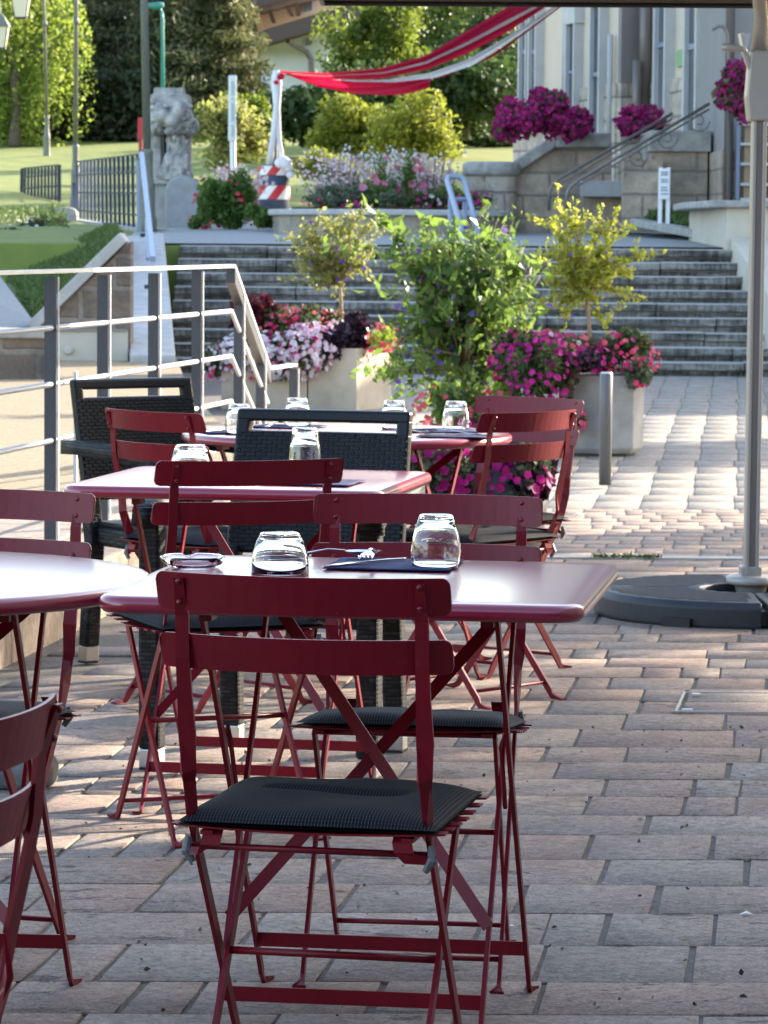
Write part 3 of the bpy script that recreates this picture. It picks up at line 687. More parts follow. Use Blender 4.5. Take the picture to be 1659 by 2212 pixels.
# right hand low wall beside the steps
root = empty('side_wall', P(1640, 560, 41), 'low cream wall with a thick pale stone top at the right end of the steps', 'wall')
a = P(1568, 560, 40.6); b = P(1565, 445, 44.8); zt = P(1560, 447, 40.6).z
mb = MB(); pl = [(a.x, 40.55), (a.x + .75, 37.9), (a.x + 1.5, 36), (a.x + 6, 36), (a.x + 6, 45), (a.x - .05, 45)]
mb.prism([pl[0], (pl[0][0] + 6, 40.5), pl[4], pl[5]], .6, zt - .01); mb.build('masonry', M['cream'], root)
mb = MB(); c0 = Vector((a.x + .02, 40.6, zt)); mb.hexa([(a.x + .05, 36.0, -.3), (a.x + .55, 36, -.3), (a.x + .55, 40.5, -.3), (a.x + .05, 40.5, -.3), (a.x + .42, 36.0, .1), (a.x + .6, 36, .1), (a.x + .55, 40.5, zt - .35), (a.x + .05, 40.5, zt - .35)])
mb.build('ramp_wall', M['cream'], root)
mb = MB(); mb.prism([(a.x - .17, 40.45), (a.x + 6, 40.3), (a.x + 6, 45.1), (a.x - .25, 45.1), (a.x - .32, 43)], zt - .008, zt + .075); mb.build('coping', M['greystone'], root, bevel=.02)

# round ended flower bed wall
BD = 47.0
root = empty('bed_wall', P(840, 510, BD), 'curved pale stone flower bed wall in front of the rose bed', 'bed wall')
l, r_ = P(583, 505, BD), P(1098, 505, BD); zt = P(830, 457, BD).z; zb = P(830, 518, BD).z - .1
def bedpoly(g):
    pts = []
    for i in range(9): a_ = math.pi * (1.5 - i / 16); pts.append((l.x + 1.3 + (1.3 + g) * math.cos(a_), BD + 1.3 + (1.3 + g) * math.sin(a_)))
    pts = pts[::-1]
    q = [(r_.x - 1.3 + (1.3 + g) * math.cos(a_), BD + 1.3 + (1.3 + g) * math.sin(a_)) for a_ in [math.pi * (1.5 + i / 16) for i in range(9)]]
    return pts + q + [(r_.x + g, BD + 6), (l.x - g, BD + 6)]
mb = MB(); mb.prism(bedpoly(0), zb, zt - .055); mb.build('masonry', M['bedwall'], root)
mb = MB(); mb.prism(bedpoly(.07), zt - .052, zt + .03); mb.build('coping', M['palestone'], root, bevel=.02)
mb = MB(); mb.prism(bedpoly(-.25), zt + .032, zt + .06); mb.build('soil', M['soil'], root)
bedtop = zt + .06

# parapet of the hall's outside stair
root = empty('stair_parapet', P(1180, 470, 51.5), 'brown ashlar stair parapet with grey coping rising to the hall', 'parapet')
PD = 50.0
prof = [(1030, 372), (1108, 372), (1200, 312), (1322, 312)]
mb = MB(); pts = [P(x, y, PD) for x, y in prof]; zb = P(1180, 478, PD).z - .5
vs = [(p.x, PD, p.z) for p in pts] + [(pts[-1].x, PD, zb), (pts[0].x, PD, zb)]
mb.add(vs + [(x, y + .5, z) for x, y, z in vs], [(0, 5, 4, 3, 2, 1), (6, 7, 8, 9, 10, 11)] + [(i, (i + 1) % 6, 6 + (i + 1) % 6, 6 + i) for i in range(6)]); mb.build('masonry', M['ashlar'], root)
mb = MB()
for (p, q_) in (((1108, 364), (1198, 304)), ((1198, 304), (1318, 304))):
    u, v = P(p[0], p[1], PD + .22), P(q_[0], q_[1], PD + .22); mb.slab(u, v, (0, .62, 0), (0, 0, .2))
mb.build('coping', M['greystone'], root, bevel=.02)
for (x, dd) in ((1040, PD - .1), (1082, PD - .3)):
    p = P(x, 470, dd); t = P(x, 380, dd).z; mb = MB(); mb.lathe([(.22, zb - p.z), (.22, t - p.z)], (p.x, p.y + .2, p.z), 20); s = mb.build('pillar', M['ashlarxy'], root)
    mb = MB(); mb.lathe([(.25, t - p.z + .002), (.27, t - p.z + .05), (.27, t - p.z + .16), (.22, t - p.z + .2)], (p.x, p.y + .2, p.z), 20); mb.build('pillar_cap', M['greystone'], root, True)
# stair blocks right of the parapet
root = empty('stair_block', P(1440, 470, 48.5), 'stepped stone stair blocks between parapet and hall, behind the white sign', 'stair')
def wblock(x0, x1, yt, yb, d, dep, m, nm, cap=None):
    a, b = P(x0, yb, d), P(x1, yb, d); t = P((x0 + x1) / 2, yt, d).z; zb_ = P((x0 + x1) / 2, yb, d).z
    mb = MB(); mb.box(((a.x + b.x) / 2, d + dep / 2, (t + zb_) / 2), (b.x - a.x, dep, t - zb_)); mb.build(nm, m, root)
    if cap:
        mb = MB(); mb.box(((a.x + b.x) / 2, d + dep / 2 - .03, t + cap / 2 + .002), (b.x - a.x + .08, dep + .06, cap)); mb.build('coping', M['greystone'], root, bevel=.012)
wblock(1260, 1346, 420, 500, 49.2, 1.2, M['ashlar'], 'step')
wblock(1345, 1408, 342, 500, 48.7, 1.2, M['ashlar'], 'block')
wblock(1406, 1526, 328, 500, 47.8, 1.6, M['ashlar'], 'block', .28)
wblock(1346, 1430, 345, 500, 47.5, .4, M['ashlar'], 'block')
wblock(1394, 1428, 306, 345, 48.2, .6, M['greystone'], 'block')
mb = MB(); p = P(1306, 408, 49.0); mb.box((p.x, p.y, p.z), (.66, .3, .22)); mb.build('step', M['slabgrey'], root, bevel=.012)
# wrought handrails of that stair
for k, (x0, y0, x1, y1, dd) in enumerate(((1190, 395, 1452, 245, 48.5), (1228, 400, 1532, 224, 47.1))):
    root = empty('stair_handrail', P(x0, 470, dd), ('further' if k == 0 else 'nearer') + ' slanting thin handrail of the hall stair' + ('' if k == 0 else ' with iron scrolls'), 'handrail', 'stair handrails')
    mb = MB(); mb.tube([P(x0 - 4, 455, dd), P(x0 - 3, y0 + 18, dd), P(x0 + 4, y0 + 4, dd), P(x0 + 22, y0 - 11, dd), P(x1, y1, dd + .6)], .022); mb.build('rail', M['pipe'], root, True)
    mb = MB(); mb.tube([P(x0 + 18, y0 + 3, dd), P(x1, y1 + 12, dd + .6)], .013); mb.build('rail', M['pipe'], root, True)
    if k == 1:
        for (cx_, cy_, rr) in ((1508, 262, 26), (1440, 300, 24), (1376, 340, 22)):
            mb = MB(); sp = [P(cx_ + rr * math.cos(a_) * (1 - .055 * i), cy_ + rr * math.sin(a_) * (1 - .055 * i), dd + .4) for i, a_ in enumerate(np.linspace(0, 4.2 * math.pi / 1.6, 15))]
            mb.tube(sp, .011, 6); mb.build('scroll', M['pipe'], root, True)

# the hall: three stepped blocks, walls facing left
def fx(x, A, B):                                       # point on the vertical wall through A and B at photo column x
    (ax, ay), (bx, by) = A, B
    def s(t): X = lerp(ax, bx, t); Y = lerp(ay, by, t); return P(x, 300, Y).x - X
    lo_, hi_ = -0.6, 1.6
    for _ in range(60):
        m_ = (lo_ + hi_) / 2
        if s(lo_) * s(m_) <= 0: hi_ = m_
        else: lo_ = m_
    return lerp(ax, bx, lo_), lerp(ay, by, lo_)
def xy(x, d): q = P(x, 300, d); return (q.x, q.y)
A1, C1 = xy(1117, 61.0), xy(1337, 55.3); R1 = xy(1402, 55.6); C2 = xy(1557, 50.8); R2 = xy(1606, 51.1); C3 = (R2[0] + 2.2, 46.6)
hall = empty('town_hall', (C1[0] + 4, 56, 1.4), 'large grey-beige hall with tall narrow windows and stone base course at right', 'building')
ZB, ZT = 0.4, 13.5
mb = MB(); mb.prism([A1, C1, R1, C2, R2, C3, (C3[0] + 12, C3[1] + 2), (A1[0] + 14, 66)], ZB, ZT)
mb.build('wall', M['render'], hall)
def along(p, q, h0, h1, out, m, nm, z0, z1):           # thin panel standing proud of the wall p-q
    d = Vector((q[0] - p[0], q[1] - p[1], 0)); n_ = Vector((d.y, -d.x, 0)).normalized()
    if n_.y > 0: n_ = -n_
    a = Vector((p[0], p[1], 0)) + d * h0; b = Vector((p[0], p[1], 0)) + d * h1; o_ = n_ * out
    mb = MB(); mb.hexa([a + o_ + Vector((0, 0, z0)), b + o_ + Vector((0, 0, z0)), b - n_ * .05 + Vector((0, 0, z0)), a - n_ * .05 + Vector((0, 0, z0)),
                        a + o_ + Vector((0, 0, z1)), b + o_ + Vector((0, 0, z1)), b - n_ * .05 + Vector((0, 0, z1)), a - n_ * .05 + Vector((0, 0, z1))])
    return mb
zbase = P(1300, 184, 56.0).z
for p, q in ((A1, C1), (R1, C2), (R2, C3)): along(p, q, 0, 1, .07, None, '', ZB, zbase).build('base_course', M['ashlarxy'], hall)
for p, q in ((C1, R1), (C2, R2)): along(p, q, 0.0, 1, .03, None, '', zbase, ZT).build('return_wall', M['renderdark'], hall); along(p, q, -.06, 1, .09, None, '', ZB, zbase - .003).build('base_course', M['ashlarxy'], hall)  # darker render on the returns puts their shade into the colour
mb = MB(); mb.prism([(A1[0] - .4, A1[1] + .3), (C1[0] - .5, C1[1] - .4), (C2[0] - .4, C2[1] - .5), (C3[0] - .4, C3[1] - .4), (C3[0] + 12.5, C3[1]), (A1[0] + 14, 67)], ZT + .003, ZT + .4); mb.build('cornice', M['greystone'], hall)
def window(p, q, x0, x1, yt, yb, pane='pane', fr=True):
    a, b = fx(x0, p, q), fx(x1, p, q); u = Vector((b[0] - a[0], b[1] - a[1], 0)); L_ = u.length; n_ = Vector((u.y, -u.x, 0)).normalized()
    if n_.y > 0: n_ = -n_
    ym = (a[1] + b[1]) / 2; z0 = P(x0, yb, ym).z; z1 = P(x0, yt, ym).z; u = u / L_; base_ = Vector((a[0], a[1], 0))
    root_ = empty('window', (a[0], a[1], z0)); root_.parent = hall; root_.location = Vector((a[0], a[1], z0)) - hall.location
    fwid = L_ * .15
    f = MB()
    def bar(s0, s1, y0, y1, o0, o1):
        c = [base_ + u * s0, base_ + u * s1]
        f.hexa([c[0] + n_ * o1 + Vector((0, 0, y0)), c[1] + n_ * o1 + Vector((0, 0, y0)), c[1] + n_ * o0 + Vector((0, 0, y0)), c[0] + n_ * o0 + Vector((0, 0, y0)),
                c[0] + n_ * o1 + Vector((0, 0, y1)), c[1] + n_ * o1 + Vector((0, 0, y1)), c[1] + n_ * o0 + Vector((0, 0, y1)), c[0] + n_ * o0 + Vector((0, 0, y1))])
    bar(0, fwid, z0, z1, -.03, .16); bar(L_ - fwid * .8, L_, z0, z1, -.03, .16); bar(-.05, L_ + .05, z1, z1 + .28, -.03, .17); bar(-.08, L_ + .08, z0 - .14, z0, -.03, .22)
    f.build('frame', M['frame'], root_)
    f = MB(); bar(fwid, L_ - fwid * .8, z0, z1, -.02, .09); f.build('pane', M[pane], root_)
    f = MB(); bar(fwid, L_ - fwid * .8, lerp(z0, z1, .45), lerp(z0, z1, .48), 0, .12); f.build('transom', M['bluepaint'], root_)
window(A1, C1, 1136, 1153, -60, 262, 'panedark'); window(A1, C1, 1157, 1174, -60, 262, 'panedark')
window(A1, C1, 1237, 1258, 52, 246); window(A1, C1, 1289, 1313, 12, 290)
window(R1, C2, 1429, 1456, -80, 250); window(R1, C2, 1494, 1524, -120, 292)
def downpipe(x, d, y0, y1, r, m='pipe'):
    q0, q1 = P(x, y1, d), P(x, y0, d); mb = MB(); mb.tube([q0, (q0.x, q0.y, q1.z)], r); mb.build('downpipe', M[m], hall, True)
downpipe(1219, 58.0, -70, 232, .05, 'frame'); downpipe(1391, 55.3, -70, 240, .10); downpipe(1374, 55.1, 130, 300, .07); downpipe(1316, 55.5, 75, 300, .045, 'frame')
downpipe(1128, 60.5, -70, 280, .06, 'frame')  # pale pipe put in for the sunlit end edge of the wall
q0 = fx(1466, R1, C2); mb = along(R1, C2, .42, .50, .04, None, '', P(1470, 144, 53.4).z, P(1470, 108, 53.4).z); m_ = mat('green_notice', (0.20, 0.36, 0.16), None, .6); mb.build('notice', m_, hall)
# blue framed grille window near the umbrella pole
root = empty('grille_window', P(1620, 430, 45.9), 'blue framed window with white bars and tan curtain behind the parasol pole', 'window')
def rect(x0, x1, y0, y1, d, dep, m, nm):
    a, b = P(x0, y1, d), P(x1, y0, d); mb = MB(); mb.box(((a.x + b.x) / 2, d + dep / 2, (a.z + b.z) / 2), (b.x - a.x, dep, b.z - a.z)); return mb.build(nm, M[m], root)
rect(1589, 1600, 262, 432, 45.9, .1, 'bluepaint', 'frame'); rect(1600, 1720, 268, 432, 45.98, .05, 'panedark', 'pane')
rect(1606, 1622, 268, 432, 45.93, .04, 'twig', 'curtain')
for y in (266, 309, 352, 396, 428): rect(1600, 1720, y, y + 5, 45.88, .05, 'frame', 'bar')
root = empty('annex_building', P(1700, 470, 46.3), 'grey rendered annex wall with a brown stone foot behind the pole', 'building')
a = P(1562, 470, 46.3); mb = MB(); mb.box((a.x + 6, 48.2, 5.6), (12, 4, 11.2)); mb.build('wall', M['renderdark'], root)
mb = MB(); t = P(1580, 325, 46.3).z; mb.box((a.x + 6, 48.1, (t + .9) / 2), (12.1, 4.1, t - .9)); mb.build('base_course', M['ashlar'], root)
mb = MB(); q = P(1572, 440, 46.0); mb.tube([q, (q.x, q.y, 11)], .06); mb.build('downpipe', M['pipe'], root, True)

# white sign on two legs
root = empty('white_sign', P(1433, 480, 46), 'small white two-legged sign board with dark lines of text', 'sign')
for x in (1425, 1442): mb = MB(); mb.slab(P(x, 488, 46), P(x + 2, 362, 46), (.05, 0, 0), (0, .04, 0)); mb.build('leg', M['white'], root)
a, b = P(1425, 430, 45.96), P(1446, 364, 45.96); mb = MB(); mb.box(((a.x + b.x) / 2, 45.96, (a.z + b.z) / 2), (b.x - a.x, .03, b.z - a.z)); bd = mb.build('board', M['white'], root)
mb = MB()
for y in (372, 377, 388, 393, 405, 411, 419):
    x = 1428; mb = MB()
    while x < 1442: l = R.uniform(1.5, 4); mb.slab(P(x, y, 45.94), P(min(x + l, 1443), y, 45.94), (0, .004, 0), (0, 0, .016)); x += l + .6
    mb.build('text_line', M['bluepaint'], bd)
# white totem
root = empty('totem_sign', P(503, 375, 58), 'tall narrow white totem sign on a thin pole between the shrubs', 'sign')
a, b = P(493, 305, 58), P(511, 163, 58); mb = MB(); mb.box(((a.x + b.x) / 2, 58, (a.z + b.z) / 2), (b.x - a.x, .06, b.z - a.z)); bd = mb.build('panel', M['white'], root, bevel=.01)
mb = MB()
for (y0, y1) in ((175, 205), (212, 216), (222, 262), (270, 296)): mb.slab(P(502, y0, 57.95), P(502, y1, 57.95), (.035, 0, 0), (0, .01, 0))
mb.build('lettering', mat('pale_green_lettering', (0.42, 0.55, 0.50)), bd)
mb = MB(); mb.tube([P(504, 400, 58), P(503, 300, 58.05)], .05); mb.build('pole', M['white'], root)
# red sign behind the third lamp post
mb = MB(); a, b = P(298, 300, 66), P(312, 254, 66); mb.box(((a.x + b.x) / 2, 66, (a.z + b.z) / 2), (b.x - a.x, .06, b.z - a.z)); root = empty('red_sign', P(305, 330, 66), 'red sign panel half hidden behind the thick lamp post', 'sign'); mb.build('panel', mat('sign_red', (.5, .03, .05)), root)
mb = MB(); mb.tube([P(304, 345, 66.05), P(304, 300, 66.05)], .04); mb.build('post', mat('sign_red_dark', (.35, .03, .04)), root)

# chalet and neighbour
def chalet():
    d = 112.0
    root = empty('chalet_house', P(640, 220, d), 'peach and white house with brown roofs and timber brackets behind the trees', 'house')
    def poly(pts, y0, dep, m, nm, par=root):
        n = len(pts); mb = MB(); A = [P(x, y, y0) for x, y in pts]; vs = [tuple(p) for p in A] + [(p.x, p.y + dep, p.z) for p in A]
        mb.add(vs, [tuple(range(n)), tuple(range(2 * n - 1, n - 1, -1))] + [(i, n + i, n + (i + 1) % n, (i + 1) % n) for i in range(n)]); return mb.build(nm, m, par)
    poly([(560, 330), (800, 330), (800, 40), (560, 95)], d, 9, M['whitewall'], 'wall')
    poly([(515, 330), (559, 330), (559, -140), (515, -120)], d + 3, 8, M['peach'], 'wall')
    poly([(535, 95), (760, 20), (760, -160), (535, -120)], d + 3.5, 8, M['peach'], 'wall')
    rf = poly([(528, 108), (600, 88), (720, 52), (820, 20), (820, -8), (700, 25), (590, 58), (540, 75)], d - 1.5, 3, M['roof'], 'roof')
    poly([(490, 14), (560, 14), (680, -18), (680, -60), (500, -30)], d - .5, 12, M['roof'], 'roof')
    for pts in ([(531, 25), (547, 58)], [(580, 16), (592, 50)], [(616, 5), (632, 36)], [(640, 2), (644, 35)], [(549, 18), (551, 76)]):
        mb = MB(); mb.slab(P(*pts[0], d + 2), P(*pts[1], d + 3.2), (.14, 0, 0), (0, .14, 0)); mb.build('bracket', M['wood'], root)
    mb = MB(); mb.slab(P(526, 22, d + 2), P(690, -12, d + 2), (0, .15, 0), (0, 0, .16)); mb.build('beam', M['wood'], root)
    w = poly([(652, 32), (678, 26), (678, -30), (652, -24)], d + 3.3, .15, M['frame'], 'window'); poly([(656, 27), (674, 22), (674, -24), (656, -20)], d + 3.2, .05, M['pane'], 'pane', w)
    mb = MB(); mb.tube([P(622, 88, d - .8), P(640, 100, d - .5), P(662, 112, d - .2), P(672, 128, d - .2), P(673, 180, d - .2)], .09); mb.build('downpipe', M['pipe'], root)
    poly([(662, 84), (674, 81), (674, 96), (662, 98)], d - .1, .1, M['panedark'], 'vent')
chalet()
root = empty('far_house', P(60, 200, 118), 'white far house with brown roof glimpsed between willow and conifers', 'house')
a = P(190, 110, 120); mb = MB(); mb.box((a.x - 3, 122, 5.2), (5, 6, 9)); mb.build('wall', M['whitewall'], root)
mb = MB(); zt = 9.75; mb.add([(a.x - 6.2, 118.4, zt), (a.x + .2, 118.4, zt), (a.x + .2, 125.6, zt), (a.x - 6.2, 125.6, zt), (a.x - 6.2, 122, zt + 2.4), (a.x + .2, 122, zt + 2.4)], [(0, 1, 5, 4), (2, 3, 4, 5), (0, 4, 3), (1, 2, 5), (3, 2, 1, 0)]); mb.build('roof', M['roof'], root)
mb = MB(); mb.box((a.x - 2.2, 118.93, 8.2), (1.2, .12, 1.3)); mb.build('window', M['panedark'], root)

# ================================================================== LAMPS, MONUMENT, BANNER
def lamp_post(x, yb, d, r, label, lean=0.0, lantern=None):
    b = P(x, yb, d); root = empty('lamp_post', b, label, 'lamp post', 'green-grey iron lamp posts')
    H = 7.5
    mb = MB(); mb.lathe([(r * 2.4, -.2), (r * 2.4, .12), (r * 2.0, .2), (r * 1.9, .55), (r * 2.1, .6), (r * 1.7, .66), (r * 1.35, .8), (r * 1.3, 1.02), (r * 1.55, 1.06), (r * 1.2, 1.1)], (b.x, b.y, b.z), 16); mb.build('base', M['darkgreen'], root, True)
    mb = MB(); mb.tube([(b.x, b.y, b.z + 1.08), (b.x - lean * .5, b.y, b.z + 4), (b.x - lean, b.y, b.z + H)], [r, r * .85, r * .6], 12); mb.build('shaft', M['darkgreen'], root, True)
    mb = MB(); mb.lathe([(r * 1.25, 0), (r * 1.35, .06), (r * 1.1, .12)], (b.x - lean * .3, b.y, b.z + 3.2), 14); mb.build('collar', M['darkgreen'], root, True)
    return root, b
def lantern(c, w, h, parent):
    ln = empty('lantern', c); ln.parent = parent; ln.location = Vector(c) - parent.location
    mb = MB(); q = lambda s, z: [(c[0] - s, c[1] - s, z), (c[0] + s, c[1] - s, z), (c[0] + s, c[1] + s, z), (c[0] - s, c[1] + s, z)]
    mb.loft([q(w * .32, c[2]), q(w * .5, c[2] + h)]); mb.build('pane', M['lampglass'], ln)
    mb = MB()
    for sx, sy in ((-1, -1), (1, -1), (1, 1), (-1, 1)): mb.tube([(c[0] + sx * w * .325, c[1] + sy * w * .325, c[2] - .01), (c[0] + sx * w * .505, c[1] + sy * w * .505, c[2] + h)], .014, 6)
    mb.loft([q(w * .34, c[2] - .02), q(w * .34, c[2] + .012)]); mb.build('frame', M['black'], ln)
    mb = MB(); mb.loft([q(w * .56, c[2] + h), q(w * .56, c[2] + h + .03), q(w * .30, c[2] + h + .2), q(w * .1, c[2] + h + .28)]); mb.build('roof', M['darkgreen'], ln)
    return Vector((c[0], c[1], c[2] + h + .28))
l1, b1 = lamp_post(101, 352, 84, .042, 'thin lamp post standing on the lawn at the far left, with a square lantern', .15)
t = lantern(P(45, 38, 84), .42, .50, l1); mb = MB(); mb.tube([t, t + Vector((0, 0, .5)), t + Vector((.3, 0, .75)), (b1.x - .12, b1.y, t.z + .5)], .03); mb.build('arm', M['darkgreen'], l1)
l2, b2 = lamp_post(163, 447, 63, .042, 'middle lamp post rising behind the stone posts at the railing end', -.02)
l3, b3 = lamp_post(317, 497, 48.5, .058, 'thick lamp post with a moulded base, directly left of the monument', .12)
l4 = empty('lamp_post', P(-60, 420, 72), 'lamp post outside the left edge whose grey-roofed lantern reaches into view', 'lamp post', 'green-grey iron lamp posts')
b4 = l4.location; mb = MB(); mb.tube([b4, b4 + Vector((0, 0, 6))], [.12, .07], 10); mb.build('shaft', M['darkgreen'], l4, True)
t = lantern(P(-1, 104, 72), .36, .42, l4); mb = MB(); mb.tube([t, t + Vector((0, 0, .25)), (b4.x, b4.y, t.z + .3)], .03); mb.build('arm', M['darkgreen'], l4)
root = empty('street_lamp', P(352, 330, 74), 'teal street lamp with a flat head above the monument', 'street lamp')
mb = MB(); mb.tube([P(352, 330, 74), P(351, 40, 74), P(349, 24, 74)], [.05, .035, .03]); mb.build('pole', M['teal'], root, True)
mb = MB(); mb.tube([P(351, 34, 74), P(346, 18, 74), P(338, 10, 74)], .025); mb.build('arm', M['teal'], root, True)
mb = MB(); c = P(336, 11, 74); mb.tube([P(319, 9, 74), P(324, 12, 74), P(342, 13, 74), P(354, 10, 74)], [.03, .06, .085, .05], 10); mb.build('lamp_head', M['teal'], root, True)

# the monument: a weathered stone group over a rounded slab
MD = 52.5
root = empty('monument', P(385, 494, MD), 'weathered grey stone monument with a carved figure beneath a heavy capital', 'monument')
def lump(mb, c, r, n=12):
    vs = []; fs = []
    for i in range(n + 1):
        th = math.pi * i / n
        for k in range(2 * n):
            a = math.pi * k / n
            vs.append((c[0] + r[0] * math.sin(th) * math.cos(a), c[1] + r[1] * math.sin(th) * math.sin(a), c[2] + r[2] * math.cos(th)))
    for i in range(n):
        for k in range(2 * n): fs.append((i * 2 * n + k, (i + 1) * 2 * n + k, (i + 1) * 2 * n + (k + 1) % (2 * n), i * 2 * n + (k + 1) % (2 * n)))
    mb.add(vs, fs)
px = MD / F
def B(x, y, off=0.0): return P(x, y, MD + off)
def bx(mb, x0, x1, y0, y1, d0, d1):
    a, b = P(x0, y1, MD), P(x1, y0, MD); mb.box(((a.x + b.x) / 2, MD + (d0 + d1) / 2, (a.z + b.z) / 2), (b.x - a.x, d1 - d0, b.z - a.z))
mb = MB(); bx(mb, 322, 420, 396, 500, .12, .9); bx(mb, 318, 424, 385, 398, .06, .95); mb.build('pedestal', M['palestone'], root, bevel=.02)
mb = MB(); bx(mb, 323, 352, 258, 386, .3, .8); bx(mb, 330, 346, 262, 386, .22, .3); bx(mb, 352, 408, 250, 390, .45, .8); mb.build('pillar', M['statue'], root, bevel=.02)
mb = MB(); bx(mb, 331, 394, 189, 205, .1, .8)
bx(mb, 325, 407, 204, 222, .02, .85)
for (x, y, rx, ry, rz_, o) in ((365, 240, 44, .42, 26, .4), (334, 262, 15, .34, 32, .35), (400, 262, 20, .36, 34, .4), (416, 272, 15, .3, 18, .35), (352, 252, 24, .4, 24, .15), (386, 246, 22, .36, 26, .12), (404, 284, 14, .28, 12, .3), (334, 282, 14, .3, 12, .2), (372, 262, 22, .3, 20, .05), (345, 236, 14, .2, 14, 0), (390, 230, 16, .2, 12, 0)) + tuple((R.uniform(330, 416), R.uniform(228, 286), R.uniform(4, 9), R.uniform(.06, .13), R.uniform(4, 9), R.uniform(-.08, .08)) for _ in range(70)):
    q = B(x, y, o); lump(mb, q, (rx * px, ry, rz_ * px))
bx(mb, 327, 354, 276, 290, .05, .8); bx(mb, 392, 420, 270, 288, .05, .8)
cap = mb.build('capital', M['statue'], root)
rm = cap.modifiers.new('remesh', 'REMESH'); rm.mode = 'VOXEL'; rm.voxel_size = .013
tx = bpy.data.textures.new('stone_wear', 'CLOUDS'); tx.noise_scale = .11; tx.noise_depth = 3
dm = cap.modifiers.new('wear', 'DISPLACE'); dm.texture = tx; dm.strength = .03; dm.texture_coords = 'GLOBAL'
mb = MB()                                             # one continuous draped figure
for (x, y, rx, ry, rz_, o) in ((379, 259, 8.5, .075, 13, -.02), (379, 268, 7, .07, 8, .0), (380, 250, 9, .08, 8, .03), (379, 282, 7, .07, 10, .02), (380, 308, 18, .15, 24, .02), (368, 304, 9, .10, 22, -.04), (393, 306, 10, .10, 20, -.03), (400, 322, 9, .1, 14, -.06), (390, 334, 14, .08, 7, -.14), (372, 330, 10, .08, 8, -.12),
                               (381, 342, 21, .18, 24, .0), (372, 366, 24, .2, 26, .0), (394, 366, 20, .2, 28, .0), (366, 350, 13, .14, 24, -.12), (398, 352, 11, .16, 22, -.08), (352, 376, 14, .14, 14, -.05), (408, 380, 10, .2, 14, -.02), (382, 384, 34, .22, 12, -.02), (384, 360, 9, .08, 26, -.17), (392, 368, 7, .07, 24, -.19), (372, 372, 7, .07, 20, -.18)) + tuple((R.uniform(362, 404), R.uniform(296, 384), R.uniform(2.5, 5), R.uniform(.03, .07), R.uniform(6, 15), R.uniform(-.2, -.1)) for _ in range(36)):
    lump(mb, B(x, y, o + .18), (rx * px, ry, rz_ * px))
fig = mb.build('carved_figure', M['statue'], root)
rm = fig.modifiers.new('remesh', 'REMESH'); rm.mode = 'VOXEL'; rm.voxel_size = .014; rm.use_smooth_shade = True
tx2 = bpy.data.textures.new('drapery', 'CLOUDS'); tx2.noise_scale = .05; tx2.noise_depth = 2
dm = fig.modifiers.new('folds', 'DISPLACE'); dm.texture = tx2; dm.strength = .035; dm.texture_coords = 'GLOBAL'
mb = MB(); arc = [(355, 502), (357, 410), (361, 396), (370, 386), (384, 380), (398, 379), (412, 384), (423, 394), (430, 408), (433, 430), (433, 502)]
A = [P(x, y, MD - .35) for x, y in arc]; n = len(arc)
mb.add([tuple(p) for p in A] + [(p.x, MD + .1, p.z) for p in A], [tuple(range(n)), tuple(range(2 * n - 1, n - 1, -1))] + [(i, n + i, n + (i + 1) % n, (i + 1) % n) for i in range(n)])
mb.build('memorial_slab', M['slabgrey'], root, bevel=.03)

# post of the bunting with white drape, standing on a striped barrel
BX = 60.0
root = empty('traffic_barrel', P(591, 468, BX), 'dark blue barrel with two red and white striped bands below the bunting post', 'barrel')
c = P(591, 468, BX); rb = (625 - 557) / 2 * BX / F; zt = P(591, 358, BX).z; zb = P(591, 475, BX).z
mb = MB(); mb.lathe([(rb * .97, zb - c.z), (rb * .97, zt - c.z - .01), (rb * .8, zt - c.z)], c, 28); mb.build('body', M['barrel'], root, True)
for y0, y1 in ((359, 379), (401, 431)):
    z0, z1 = P(591, y1, BX).z - c.z, P(591, y0, BX).z - c.z; mb = MB(); mb.lathe([(rb * .98, z0), (rb * 1.02, z0 + .005), (rb * 1.02, z1 - .005), (rb * .98, z1)], c, 28); mb.build('striped_band', M['stripes'], root)
root = empty('bunting_post', P(594, 358, BX), 'grey post wrapped in white cloth holding the red and white bunting', 'post')
mb = MB(); mb.tube([P(593, 360, BX), P(596, 160, BX)], .05); mb.build('pole', M['postgrey'], root)
mb = MB()
for pa in (([(597, 152), (596, 175), (598, 230), (590, 300), (582, 356)], [.06, .085, .06, .055, .06]), ([(598, 154), (602, 180), (600, 235), (603, 300), (610, 352)], [.05, .06, .045, .04, .055])):
    mb.tube([P(x, y, BX - .06) for x, y in pa[0]], pa[1], 10)
cl = mb.build('drape', M['cloth'], root, True)
mb = MB()
for (x, y, r_) in ((606, 352, .09), (616, 353, .10), (612, 347, .08), (623, 362, .07), (627, 378, .06)): lump(mb, P(x, y, BX - .25), (r_ * 1.2, r_, r_), 6)
mb.build('loose_cloth', M['cloth'], root, True)
mb = MB(); lump(mb, P(606, 166, BX - .12), (.07, .05, .05), 6); lump(mb, P(597, 178, BX - .12), (.05, .05, .04), 6); mb.build('knot', M['bannerred'], root, True)
